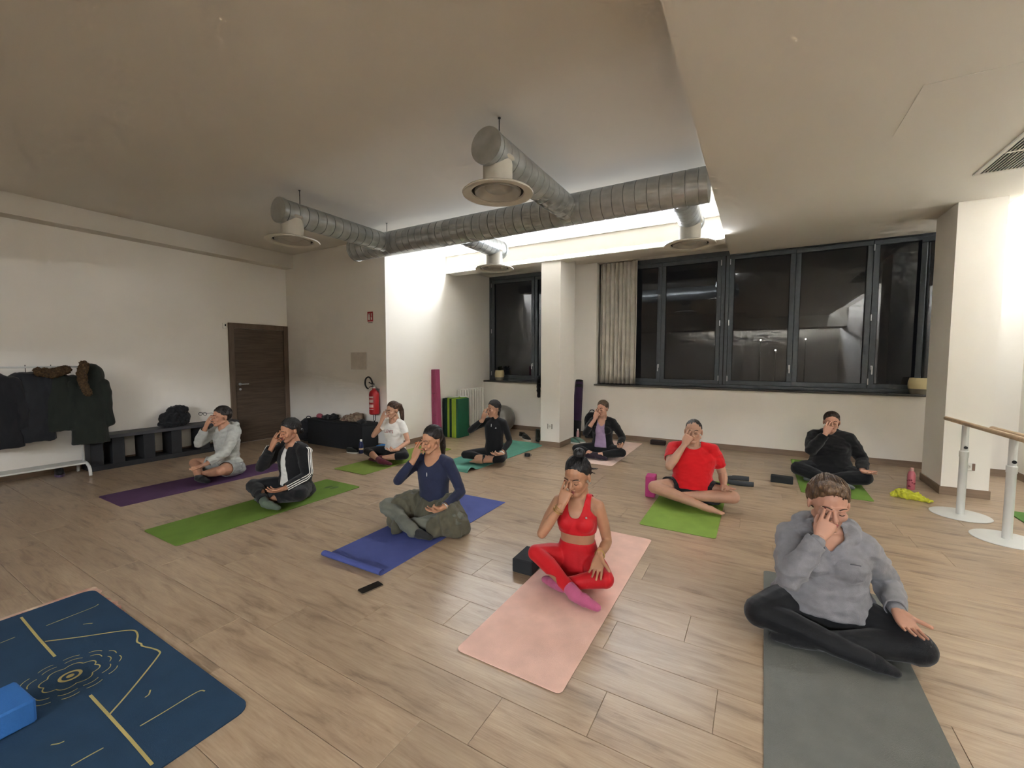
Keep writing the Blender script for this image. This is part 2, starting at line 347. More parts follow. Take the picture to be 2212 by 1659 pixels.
# ceiling grille
gr = thing('ceiling_grille', 'white framed air grille with dark slats in the lowered ceiling', 'vent grille')
gx0, gx1, gy0, gy1, gz = 1.635, 2.15, 4.05, 5.545, ZD
MB().box(gx0, gx1, gy0, gy0+.035, gz-.012, gz, .003).box(gx0, gx1, gy1-.035, gy1, gz-.012, gz, .003).box(gx0, gx0+.035, gy0+.035, gy1-.035, gz-.012, gz, .003).box(gx1-.035, gx1, gy0+.035, gy1-.035, gz-.012, gz, .003).box(gx0+.035, gx1-.035, 5.045, 5.07, gz-.012, gz, .003).box(gx0+.035, gx1-.035, 4.55, 4.575, gz-.012, gz, .003).build('frame', 'duct_white', gr)
MB().box(gx0+.03, gx1-.03, gy0+.03, gy1-.03, gz-.002, gz).build('backing', 'dark_gap', gr)
k = gx0+.05
while k < gx1-.04:
    MB().box(k, k+.006, gy0+.036, gy1-.036, gz-.010, gz-.002).build('slat', 'duct_white', gr); k += .024
# hatch in the lowered ceiling
st('trim_hatch', MB().box(.82, 1.34, 3.60, 4.295, ZD-.003, ZD, .001), 'ceiling_paint')
# curtain
cu = MB(); n = 120; V = []; F = []
for j, z in enumerate(np.linspace(1.03, 3.262, 14)):
    f = (z-1.03)/2.23
    for i in range(n+1):
        t = i/n; x = -2.615+t*.69; ph = t*2*PI*9+.5*math.sin(t*11)
        V.append((x+.012*math.sin(ph*2), 7.85+.045*math.sin(ph)*(1-.45*f)+.008*math.sin(ph*.5+z*3), z))
for j in range(13):
    for i in range(n): F.append((j*(n+1)+i, j*(n+1)+i+1, (j+1)*(n+1)+i+1, (j+1)*(n+1)+i))
c = cu.add(V, F).build('curtain', cloth('curtain_grey', 'd2cec4', bump=.2) if 'cloth' in globals() else mat('curtain_grey', 'd2cec4', .9, bump=.2, bscale=300), None, True, label='light grey curtain hanging at the left end of the wide window', cat='curtain')
m_ = c.modifiers.new('thickness', 'SOLIDIFY'); m_.thickness = .003
# sockets, plates, sign, sensor
mat('socket_white', 'e4e2da', .45, var=.03)
def socket(label, x, y, z, w=.085, h=.085):
    t = thing('wall_socket', label, 'socket', (x, y, z))
    MB().box(-w/2, w/2, -.01, 0, -h/2, h/2, .003).build('plate', 'socket_white', t); MB().lathe([(.0, -.0105), (.022, -.0105), (.022, -.0125), (.019, -.0125), (.019, -.0108), (0, -.0108)], 16, (0, 0, 0), 'y').build('outlet', 'duct_white', t)
    for s in (-1, 1): MB().lathe([(.003, -.0112), (.003, -.0106)], 8, (s*.009, 0, 0), 'y').build('pin_hole', 'dark_gap', t)
    return t
t = socket('square metal wall socket low on the left pillar', -3.018, 6.49, .35)
for q in (-.0375, .0375): MB().box(q-.0075, q+.0075, -.012, -.0005, -.043, .043, .002).build('side_band', mat('brushed_nickel', '9a968c', .35, metal=.8), t)
t = socket('white double wall socket low on the right pillar', 2.0, 6.41, .335, .11, .08)
MB().box(.03, .054, -.0125, -.0005, -.038, .038, .002).build('brown_cover', mat('plate_brown', '8a6f60', .5), t)
s = thing('fire_sign', 'small red fire extinguisher sign high on the grey wall', 'sign', (-5.56, YE, 2.18))
MB().box(-.065, .065, -.004, 0, -.08, .08, .001).build('plate', mat('sign_red', 'a8242c', .5), s)
MB().box(-.045, -.018, -.0055, -.004, -.055, .03).box(-.038, -.025, -.0055, -.004, .034, .05).box(-.012, .0, -.0055, -.004, -.06, .06).box(.018, .045, -.0055, -.004, -.055, -.01).box(.026, .040, -.0055, -.004, .0, .055).build('pictogram', mat('sign_white', 'e6e2dc', .5), s)
MB().box(-.05, .05, -.002, 0, -.105, -.092).build('caption', mat('caption_grey', '7c7770', .7), s)
MB().box(-.19, .19, -.006, 0, -.145, .145, .002).build('access_panel', mat('panel_paint', 'cdc4b8', .7), None, label='square painted access panel on the wall above the chest', cat='panel', loc=(-5.86, YE, 1.45))
s = thing('door_sensor', 'small white sensor beside the top corner of the door', 'sensor', (XL, 3.82, 2.04))
MB().box(0, .028, -.035, .035, -.05, .05, .006).build('case', 'socket_white', s); MB().box(.028, .0295, -.008, .012, -.005, .03).build('lens', 'dark_gap', s)
# ================================================================ people
V3 = lambda *a: np.array(a, float)
def unit(v): v = np.asarray(v, float); return v/(np.linalg.norm(v)+1e-12)
class Blob:
    def __init__(s): s.V = []; s.F = []; s.k = 0
    def _add(s, V, F):
        s.V.append(np.asarray(V, float)); s.F += [tuple(i+s.k for i in f) for f in F]; s.k += len(V)
    def rings(s, R):
        n = len(R[0]); V = np.concatenate(R); F = []
        for i in range(len(R)-1):
            for k in range(n): F.append((i*n+k, i*n+(k+1) % n, (i+1)*n+(k+1) % n, (i+1)*n+k))
        m = len(R); F.append(tuple(range(n))[::-1]); F.append(tuple(range((m-1)*n, m*n))); s._add(V, F)
    def cone(s, p0, r0, p1, r1, n=14, flat=1., up=None):
        p0, p1 = np.asarray(p0, float), np.asarray(p1, float); t = unit(p1-p0)
        a = np.asarray(up, float) if up is not None else (V3(0, 0, 1) if abs(t[2]) < .9 else V3(1, 0, 0))
        u = unit(a-t*a.dot(t)); v = np.cross(t, u); an = np.arange(n)*2*PI/n
        c = np.cos(an)[:, None]*u*flat+np.sin(an)[:, None]*v; R = []
        for th in np.linspace(-88, 0, 5): R.append(p0+t*r0*math.sin(math.radians(th))+c*r0*math.cos(math.radians(th)))
        for th in np.linspace(0, 88, 5): R.append(p1+t*r1*math.sin(math.radians(th))+c*r1*math.cos(math.radians(th)))
        s.rings(R)
    def chain(s, pts, **k):
        for (p0, r0), (p1, r1) in zip(pts[:-1], pts[1:]): s.cone(p0, r0, p1, r1, **k)
    def ell(s, c, r, R=None, n=18, m=11):
        c = np.asarray(c, float); r = np.asarray(r, float); an = np.arange(n)*2*PI/n; Rg = []
        for th in np.linspace(.03, PI-.03, m):
            q = np.stack([np.sin(th)*np.cos(an)*r[0], np.sin(th)*np.sin(an)*r[1], np.full(n, np.cos(th))*r[2]], 1)
            Rg.append(c+(q@np.asarray(R).T if R is not None else q))
        s.rings(Rg[::-1])
    def loft(s, L, n=28, p=2.3):
        an = np.arange(n)*2*PI/n; c, sn = np.cos(an), np.sin(an)
        ex = np.sign(c)*np.abs(c)**(2/p); ey = np.sign(sn)*np.abs(sn)**(2/p)
        s.rings([np.stack([cx+ex*rx, cy+ey*ry, np.full(n, cz)], 1) for cx, cy, cz, rx, ry in L])
    def mesh(s):
        me = bpy.data.meshes.new('tmp'); me.from_pydata(np.concatenate(s.V).tolist(), [], s.F); me.update(); return me
def remesh(bl, vox, it=4, fac=.5):
    me = bl.mesh(); o = bpy.data.objects.new('tmp', me); COL.objects.link(o)
    m = o.modifiers.new('r', 'REMESH'); m.mode = 'VOXEL'; m.voxel_size = vox; m.adaptivity = 0
    if it: q = o.modifiers.new('s', 'SMOOTH'); q.factor = fac; q.iterations = it
    dg = bpy.context.evaluated_depsgraph_get(); e = o.evaluated_get(dg); r = e.to_mesh()
    nv = len(r.vertices); V = np.empty(nv*3); r.vertices.foreach_get('co', V); V = V.reshape(-1, 3)
    nl = len(r.loops); I = np.empty(nl, int); r.loops.foreach_get('vertex_index', I)
    ls = np.empty(len(r.polygons), int); r.polygons.foreach_get('loop_start', ls); lt = np.empty(len(r.polygons), int); r.polygons.foreach_get('loop_total', lt)
    if (lt == 4).all(): F = I.reshape(-1, 4)
    else: F = [tuple(I[a:a+b]) for a, b in zip(ls, lt)]
    e.to_mesh_clear(); bpy.data.objects.remove(o); bpy.data.meshes.remove(me)
    return V, F
def to_mesh(name, parts):
    V = []; F = []; k = 0
    for v, f in parts: V.append(v); F += (np.asarray(f)+k).tolist() if isinstance(f, np.ndarray) else [tuple(i+k for i in q) for q in f]; k += len(v)
    me = bpy.data.meshes.new(name); me.from_pydata(np.concatenate(V).tolist(), [], F); me.update(); me.shade_smooth(); return me
def normals(V, F):
    F = np.asarray(F); n = np.cross(V[F[:, 2]]-V[F[:, 0]], V[F[:, 3]]-V[F[:, 1]]); N = np.zeros_like(V)
    for k in range(4): np.add.at(N, F[:, k], n)
    return N/(np.linalg.norm(N, axis=1)[:, None]+1e-12)
def folds(V, F, amp, fr=(9, 9, 16), seed=0, vert=False):
    N = normals(V, F); q = V*np.array(fr)+seed*7.31
    d = np.array([mnoise.noise(Vector(p)) for p in q])
    d2 = np.array([mnoise.noise(Vector((p[0]*2.1+5, p[1]*2.1, p[2]*2.3))) for p in q])
    return V+N*((-np.abs(d)*1.3+.35+.4*d2)*amp)[:, None]
def cut(V, F, keep, it=6):
    F = np.asarray(F); F = F[keep(V[F].mean(1))]
    E = np.concatenate([F[:, [0, 1]], F[:, [1, 2]], F[:, [2, 3]], F[:, [3, 0]]]); Es = np.sort(E, 1)
    key = Es[:, 0].astype(np.int64)*len(V)+Es[:, 1]; u, c = np.unique(key, return_counts=True)
    b = u[c == 1]; a0, a1 = b//len(V), b % len(V); V = V.copy()
    for _ in range(it):
        S = np.zeros_like(V); n = np.zeros(len(V)); np.add.at(S, a0, V[a1]); np.add.at(S, a1, V[a0]); np.add.at(n, a0, 1); np.add.at(n, a1, 1)
        k = n >= 2; V[k] = V[k]*.4+S[k]/n[k][:, None]*.6
    us = np.unique(F); mp = np.full(len(V), -1); mp[us] = np.arange(len(us))
    return V[us], mp[F]
def ik(a, b, l1, l2, pole):
    a, b = np.asarray(a, float), np.asarray(b, float); d = b-a; L = np.linalg.norm(d); t = d/L; L = min(L, (l1+l2)*.995)
    x = (l1*l1-l2*l2+L*L)/(2*L); h = math.sqrt(max(1e-6, l1*l1-x*x)); p = np.asarray(pole, float); p = unit(p-t*p.dot(t))
    return a+t*x+p*h
def rot(yaw=0, pitch=0, roll=0):
    return np.array((Matrix.Rotation(math.radians(yaw), 3, 'Z')@Matrix.Rotation(math.radians(pitch), 3, 'X')@Matrix.Rotation(math.radians(roll), 3, 'Y')))
# ---- head, hands (built once, reused by everyone)
def head_blob(male):
    b = Blob(); b.ell((0, .014, .03), (.075, .094, .088)); b.ell((0, -.028, -.022), (.06, .064, .08))
    b.ell((0, -.064, -.09), (.026 if male else .022, .024, .02))
    jw = .056 if male else .05
    for s in (-1, 1):
        b.cone((s*jw, -.004, -.05), .02, (s*.012, -.066, -.092), .017)
        b.ell((s*.036, -.066, -.02), (.024, .022, .026)); b.ell((s*.031, -.0825, .004), (.0155, .009, .010))
        b.ell((s*.0095, -.1, -.027), (.0085, .011, .008)); b.ell((s*.076, .014, -.004), (.009, .02, .031), rot(s*20))
        b.cone((s*.014, -.092, .022), .010, (s*.046, -.078, .024), .009)
    b.cone((0, -.088, .018), .0075, (0, -.112, -.022), .0105)
    b.ell((0, -.093, -.05), (.021, .010, .0065)); b.ell((0, -.0915, -.0605), (.018, .011, .0075))
    nr = .058 if male else .05
    b.cone((0, .012, -.05), nr, (0, .026, -.16), nr+.002); return b
def hand_blob(curl, thumb):
    b = Blob(); L = [(0, 0, -.05, .018, .014), (0, 0, -.025, .0235, .0185), (0, 0, 0, .0265, .019), (0, 0, .03, .036, .018), (0, 0, .065, .0415, .0155), (0, 0, .092, .040, .0125), (0, 0, .1, .034, .008)]
    b.loft(L, p=2.6); base = [(.0315, .088), (.0105, .094), (-.0115, .09), (-.0315, .08)]; ln = [.072, .080, .074, .058]; rad = [.0088, .009, .0085, .0075]; fan = [5, 1.5, -3, -8]
    tips = []
    for i in range(4):
        p = V3(base[i][0], 0, base[i][1]-.012); a = 0; pts = [(p, rad[i]+.0008)]
        for seg, c in zip((.47, .29, .24), curl[i]):
            a += math.radians(c); f = math.radians(fan[i]); d = V3(math.sin(f)*math.cos(a), -math.sin(a), math.cos(a)*math.cos(f)); p = p+d*(ln[i]+(.012 if seg > .4 else 0))*seg
            pts.append((p, rad[i]*(1-.09*len(pts))))
        b.chain(pts); tips.append((p, d))
    b.cone((.012, -.006, .012), .018, (.032, -.012, .045), .0145); t = [(V3(.032, -.012, .045), .0125)]
    for d, r in thumb: t.append((t[-1][0]+np.asarray(d), r))
    b.chain(t); tips.append((t[-1][0], unit(np.asarray(thumb[-1][0])))); return b, tips
HEADS = {m: remesh(head_blob(m), .0036, 3) for m in (0, 1)}
CURL = {'face': ([(8, 8, 6), (10, 12, 8), (48, 58, 30), (55, 60, 30)], [((.012, -.022, .03), .0105), ((.0, -.012, .028), .009)]),
        'rest': ([(10, 16, 12), (16, 20, 14), (22, 24, 16), (26, 26, 18)], [((.026, -.006, .03), .0105), ((.014, -.012, .026), .009)]),
        'mudra': ([(48, 50, 30), (18, 20, 12), (16, 20, 12), (20, 22, 14)], [((.012, -.022, .028), .0105), ((-.002, -.020, .022), .009)]),
        'open': ([(2, 6, 5), (6, 9, 6), (8, 10, 8), (8, 12, 8)], [((.030, -.004, .026), .0105), ((.020, -.004, .024), .009)])}
HANDS = {}
for k, (c, t) in CURL.items():
    hb, tips = hand_blob(c, t); HANDS[k] = (*remesh(hb, .0026, 2), tips)
def place(VF, pos, R, s=1., mirror=False):
    V, F = VF[0]*s, VF[1]
    if mirror: V = V*V3(-1, 1, 1); F = np.asarray(F)[:, ::-1]
    return V@np.asarray(R).T+np.asarray(pos), F
def hand_frame(D, palm):
    z = unit(D); y = -unit(np.asarray(palm, float)-z*np.dot(palm, z)); x = np.cross(y, z); return np.stack([x, y, z], 1)
# ---- skeleton
def skeleton(P):
    J = dict(P); g = P.get
    h = g('h', 1.); J['sh'] = g('sh', .168); J['tz'] = g('tz', .545); lean = g('lean', -.02); J['lean'] = lean
    sl = g('slope', .012); J['S'] = {-1: V3(-J['sh'], lean, J['tz']-sl), 1: V3(J['sh'], lean, J['tz']-sl)}
    J['head'] = V3(0, lean-.03, J['tz']+g('neck', .185))+V3(*g('hoff', (0, 0, 0))); J['HR'] = rot(*g('hrot', (0, 8, 0)))
    kn = g('knee', {}); kz = g('kz', .135)
    J['hip'] = {-1: V3(-.09, .0, .105), 1: V3(.09, .0, .105)}
    J['knee'] = {-1: V3(*kn.get(-1, (-.335, -.235, kz))), 1: V3(*kn.get(1, (.335, -.235, kz)))}
    an = g('ankle', {}); J['ankle'] = {-1: V3(*an.get(-1, (.06, -.40, .062))), 1: V3(*an.get(1, (-.09, -.30, .058)))}
    to = g('toe', {}); J['toe'] = {-1: V3(*to.get(-1, (.205, -.385, .034))), 1: V3(*to.get(1, (-.225, -.275, .034)))}
    # right hand to the face
    T = J['head']+J['HR']@V3(*g('touch', (-.004, -.118, .034)))
    D = unit(g('hdir', (.22, .30, .92))); J['wR'] = T-D*.166; J['handR'] = hand_frame(D, g('hpalm', (.15, .95, -.2)))
    J['e'] = {-1: ik(J['S'][-1], J['wR'], g('ua', .275), g('fa', .25), g('poleR', (-.55, -.35, -1)))}
    wl = V3(*g('wL', (.285, -.245, .225))); J['wL'] = wl
    J['e'][1] = ik(J['S'][1], wl, g('ua', .275), g('fa', .25), g('poleL', (.35, .9, -.25)))
    J['handL'] = hand_frame(g('ldir', (.18, -.95, -.12)), g('lpalm', (.05, -.05, 1)))
    J['w'] = {-1: J['wR'], 1: J['wL']}
    return J
def limb(b, J, part, s, d):
    gi = J.get('girth', 1.)
    if part == 'uarm':
        b.cone(J['S'][s]+V3(-s*.012, 0, -.008), .052*gi+d, J['S'][s]*.5+J['e'][s]*.5, .045*gi+d); b.cone(J['S'][s]*.5+J['e'][s]*.5, .045*gi+d, J['e'][s], .037*gi+d)
    elif part == 'farm':
        m = J['e'][s]*.68+J['w'][s]*.32; b.cone(J['e'][s], .037*gi+d, m, .039*gi+d); b.cone(m, .039*gi+d, J['w'][s], .0245*(.5+.5*gi)+d)
    elif part == 'thigh':
        b.cone(J['hip'][s], .098*gi*J.get('leg', 1)+d, J['hip'][s]*.45+J['knee'][s]*.55+V3(0, 0, .004), .080*gi*J.get('leg', 1)+d); b.cone(J['hip'][s]*.45+J['knee'][s]*.55+V3(0, 0, .004), .080*gi*J.get('leg', 1)+d, J['knee'][s], .058*gi*J.get('leg', 1)+d)
    elif part == 'shin':
        k, a = J['knee'][s], J['ankle'][s]; m = k*.68+a*.32+V3(0, .012, 0); b.cone(k, .055*gi+d, m, .055*gi+d); b.cone(m, .055*gi+d, k*.35+a*.65, .042*gi+d); b.cone(k*.35+a*.65, .042*gi+d, a, .034+d)
    elif part == 'foot':
        a, t = J['ankle'][s], J['toe'][s]; u = unit(t-a); hl = a-u*.028+V3(0, .012, -.012); hl[2] = max(hl[2], .034)
        b.cone(hl, .033+d, a*.6+t*.4, .034+d); b.cone(a, .034+d, a*.35+t*.65, .031+d, flat=.8); b.cone(a*.35+t*.65, .033+d, t, .024+d, flat=.75)
        if d < .002 and J.get('bare'):
            q = unit(np.cross(u, (0, 0, 1)))
            for i in range(5): b.cone(t+q*(i-2)*.0145, .011, t+q*(i-2)*.0165+u*(.03-.003*abs(i-1.2)*2), .0085-.0005*i)
TORSO = [(.015, .155, .115, .012), (.05, .185, .14, .018), (.10, .182, .138, .012), (.15, .165, .122, .004), (.21, .142, .104, -.004), (.27, .13, .095, -.008), (.335, .137, .098, -.008),
         (.40, .148, .104, -.004), (.455, .154, .102, .0), (.505, .150, .09, .006), (.545, .118, .07, .012), (.572, .075, .056, .014)]
def torso(b, J, d, z0=-1, z1=9, collar=0):
    tw, td = J.get('tw', 1.), J.get('td', 1.); k = J['tz']/.545; L = []; bl = J.get('belly', 0)
    for z, rx, ry, cy in TORSO:
        if z < z0-1e-6 or z > z1+1e-6: continue
        f = z/.545; wz = tw if z < .5 else 1+(tw-1)*.5
        sx = 1+(J['sh']/.168-1)*min(1, max(0, (z-.2)/.2)); be = bl*math.exp(-((z-.2)/.11)**2); wz *= 1+(J.get('hipw', 1)-1)*min(1, max(0, (.36-z)/.2))
        L.append((0, cy+J['lean']*f-be*.5, z*k, rx*wz*sx+d+be*.6, ry*td+d+be))
    if len(L) > 1: b.loft(L)
    if z1 > .5:
        for s in (-1, 1): b.cone((s*.035, J['lean']+.014, J['tz']+.022), .042+d, J['S'][s]+V3(-s*.012, .004, -.004), .05*J.get('girth', 1)+d)
    bu = J.get('bust', 0)
    if bu and z1 > .4 and z0 < .42:
        for s in (-1, 1): b.ell((s*.066*tw, J['lean']*.8-.062*td-bu*.35, .415*k), (.062*tw+d, .045+bu*.5+d, .06+d), rot(s*12, -12))
BONES = [(n, s) for n in ('uarm', 'farm', 'thigh', 'shin', 'foot') for s in (-1, 1)]
def seg(J, n, s): return {'uarm': (J['S'][s], J['e'][s]), 'farm': (J['e'][s], J['w'][s]), 'thigh': (J['hip'][s], J['knee'][s]), 'shin': (J['knee'][s], J['ankle'][s]), 'foot': (J['ankle'][s], J['toe'][s])}[n]
def tpar(J, n, s, X):
    a, b = seg(J, n, s); d = b-a; t = (X-a)@d/d.dot(d); return t, np.linalg.norm(X-(a+np.clip(t, 0, 1)[:, None]*d), axis=1)
def garment(J, d, parts, vox=.007, it=5, cit=6, z0=-1, z1=9, amp=0., keep=None, seed=1, fr=(9, 9, 16), extra=None):
    b = Blob()
    for p in parts:
        if p == 'torso': torso(b, J, d, z0, z1)
        elif p[-1] in 'RL': limb(b, J, p[:-1], -1 if p[-1] == 'R' else 1, d)
        else:
            for s in (-1, 1): limb(b, J, p, s, d)
    if extra: extra(b)
    V, F = remesh(b, vox, it)
    V[:, 2] = np.maximum(V[:, 2], .0015)
    if amp: V = folds(V, F, amp, fr, seed); V[:, 2] = np.maximum(V[:, 2], .0012)
    if keep is not None: V, F = cut(V, F, keep, cit)
    return V, F
SKIN = {}
def skin_mat(c):
    if c not in SKIN:
        m = mat('skin_'+c, c, .5, var=.06, vscale=14, bump=.03, bscale=220, spec=.35); b = m.node_tree.nodes['Principled BSDF']
        b.inputs['Subsurface Weight'].default_value = .12; b.inputs['Subsurface Radius'].default_value = (.012, .005, .003); b.inputs['Subsurface Scale'].default_value = 1.0; SKIN[c] = m
    return SKIN[c]
def cloth(name, c, var=.14, bump=.35, bscale=260, rough=.85, sheen=.15, vscale=9, **k): return mat(name, c, rough, var=var, vscale=vscale, bump=bump, bscale=bscale, sheen=sheen, spec=.25, **k)
def hairm(name, c, c2): return mat(name, c, .38, vscale=70, col2=c2, stretch=(1, 1, .12), bump=.6, bscale=190, spec=.5)
def head_pt(J, p): return J['head']+J['HR']@np.asarray(p, float)*J.get('hs', 1.)
def body_mesh(J, vox=.0075):
    b = Blob(); torso(b, J, 0)
    for n, s in BONES: limb(b, J, n, s, 0.)
    b.cone(J['head']+J['HR']@V3(0, .014, -.06), .05, V3(0, J['lean']+.016, J['tz']+.015), .056)
    V, F = remesh(b, vox, 5); V[:, 2] = np.maximum(V[:, 2], .001)
    parts = [(V, F), place(HEADS[J.get('male', 0)], J['head'], J['HR'], J.get('hs', 1.))]
    hz = J.get('hands', 1.)*(1.08 if J.get('male') else 1.)
    parts.append(place(HANDS['face'], J['wR'], J['handR'], hz)); parts.append(place(HANDS[J.get('lpose', 'rest')], J['wL'], J['handL']*V3(-1, 1, 1) if 0 else J['handL'], hz, mirror=True))
    return to_mesh('body', parts)
def hair_cap(J, th=.012, line=(.092, 1.1), extra=None, vox=.005, side=0., amp=.0035, back=-.09, seed=0):
    b = Blob(); b.ell((0, .0235, .034), (.0735+th*.9, .0915+th*.9, .085+th))
    if extra: extra(b)
    V, F = remesh(b, vox, 3)
    if amp:
        N = normals(V, F); V = V+N*np.array([mnoise.noise(Vector((p[0]*60+seed, p[1]*22, p[2]*26)))*amp+mnoise.noise(Vector((p[0]*160+seed, p[1]*40, p[2]*40)))*amp*.5 for p in V])[:, None]
    sd = V[:, 2]-np.maximum(back, line[0]-(V[:, 1]+.084)*line[1]); q_ = np.linalg.norm((V-V3(0, .0235, .034))/V3(.0735+th*.9, .0915+th*.9, .085+th), axis=1)
    V = V-normals(V, F)*(np.where((q_ < 1.09) & (V[:, 1] < .03), th*.8*np.exp(-np.clip(sd, 0, 1)/.014), 0))[:, None]
    def keep(c):
        r = np.linalg.norm((c-V3(0, .0235, .034))/V3(.0735+th*.9, .0915+th*.9, .085+th), axis=1)
        ear = (np.abs(c[:, 0]) > .06) & (c[:, 1] > -.025) & (c[:, 1] < .034) & (c[:, 2] < .022)
        return ((c[:, 2] > np.maximum(back, line[0]-(c[:, 1]+.084)*line[1]-side*np.abs(c[:, 0]))) & ~ear) | ((r > 1.09) & ((c[:, 1] > .03) | (c[:, 2] > .06)))
    V, F = cut(V, F, keep, 5)
    return V@J['HR'].T*J.get('hs', 1.)+J['head'], F
def solid(o, t):
    m = o.modifiers.new('thickness', 'SOLIDIFY'); m.thickness = t; m.offset = -1; return o
def face_bits(J, root, brow='2a1d16', lash='1c1412', lip='9a5550', hide=()):
    tb = lambda pts, r, fl=1.: MB().tube(smooth_curve([head_pt(J, p) for p in pts], 4), r, 6, flat=fl)
    for s in (-1, 1):
        if s not in hide:
            tb([(s*.014, -.1005, .027), (s*.03, -.096, .0335), (s*.047, -.082, .029)], .0028).build('eyebrow', mat('brow_'+brow, brow, .8), root, True)
            tb([(s*.017, -.0915, .0005), (s*.03, -.0935, -.0035), (s*.044, -.0825, .0005)], .0018).build('eyelashes', mat('brow_'+lash, lash, .7), root, True)
    me = MB().ell((0, 0, 0), (.0205, .0065, .0052)).ell((0, .001, -.0098), (.0175, .007, .0058)).xform(Matrix.Translation((0, -.0995, -.0500)))
    me.v = [tuple(head_pt(J, p)) for p in me.v]; me.build('lips', mat('lips_'+lip, lip, .45), root, True)
def new_person(P, label, loc, rz=0, s=1.):
    J = skeleton(P); root = thing('person', label, 'person', loc, math.radians(rz)); root.scale = (s, s, s)
    o = mobj('body', body_mesh(J, P.get('vox', .0075)), skin_mat(P.get('skin', 'c39a82')), root); return J, root
def add(root, name, VF, m, thick=0., label=None):
    o = mobj(name, to_mesh(name, [VF]), m, root, label=label)
    if thick: solid(o, thick)
    return o
def band(J, root, name, n, s, t, r, th, m, w=1.):
    a, b = seg(J, n, s); p = a+(b-a)*t; d = unit(b-a); u = unit(np.cross(d, (0.3, .2, 1))); v = np.cross(d, u)
    return MB().tube([p+(u*math.cos(k*PI/12)+v*math.sin(k*PI/12))*r for k in range(24)], th, 6, closed=True, flat=1., up=tuple(d)).build(name, m, root, True)
def arm_stripe(J, root, s, lat, d, m, out=(1, .1, .25)):
    gi = J.get('girth', 1.); pts = []
    S, E, W = J['S'][s], J['e'][s], J['w'][s]
    o = V3(out[0]*s, out[1], out[2])
    neck = V3(s*.06, J['lean']-.0, J['tz']+.06+d*.5)
    pts.append(neck+V3(0, lat*1.0, .0)); 
    for a, b, r0, r1, tt in ((S, E, .054, .040, (0, .2, .45, .7, .92)), (E, W, .040, .030, (.12, .35, .6, .85, .97))):
        t = unit(b-a); q = unit(o-t*o.dot(t)); c = np.cross(t, q)
        for k in tt:
            r = (r0+(r1-r0)*k)*gi+d; an = lat/r
            pts.append(a+(b-a)*k+(q*math.cos(an)+c*math.sin(an)*s)*(r+.002))
    return MB().tube(smooth_curve(pts, 4), .0052, 6, flat=.5).build('stripe', m, root, True)
def nails(J, root, m, which=(0, 1)):
    for i in which:
        p, d = HANDS['face'][2][i]; z = J['handR']@d; n = J['handR']@V3(0, 1, 0); c = J['wR']+J['handR']@(p+d*.004)+n*.0045
        R = Matrix(np.stack([np.cross(n, z), n, z], 1).tolist()); MB().ell(c, (.0055, .0035, .0075), 8, 6, R).build('nail', m, root, True)
def text_mesh(name, body, size, m, parent, M, ext=.0004):
    cu = bpy.data.curves.new(name, 'FONT'); cu.body = body; cu.size = size; cu.align_x = 'CENTER'; cu.align_y = 'CENTER'; cu.extrude = ext
    o = bpy.data.objects.new('tmp', cu); COL.objects.link(o); dg = bpy.context.evaluated_depsgraph_get()
    me = bpy.data.meshes.new_from_object(o.evaluated_get(dg)); bpy.data.objects.remove(o); bpy.data.curves.remove(cu)
    q = mobj(name, me, m, parent); me.transform(M); return q
def wrap_to(o, target_VF, off):
    V = target_VF[0]
    for v in o.data.vertices:
        p = np.array(v.co); k = np.argsort(((V[:, [0, 2]]-p[[0, 2]])**2).sum(1)+1e3*(V[:, 1] > p[1]+.15))[:1]; sel = V[np.hypot(V[:, 0]-p[0], V[:, 2]-p[2]) < .012]
        if len(sel): v.co.y = sel[:, 1].min()-off
def hood(J, r=.03, drop=.0, w=1.):
    def ex(b):
        z = J['tz']; y = J['lean']
        pts = [(-.045, -.075, -.005), (-.085, -.03, .025), (-.095, .04, .05), (-.055, .1, .06), (0, .12, .055), (.055, .1, .06), (.095, .04, .05), (.085, -.03, .025), (.045, -.075, -.005)]
        b.chain([(V3(px*w, y+py*(.6+.4*w), z+pz), r) for px, py, pz in pts])
        b.ell((0, y+.115, z-.03-drop), (.1*w, .045, .09))
    return ex

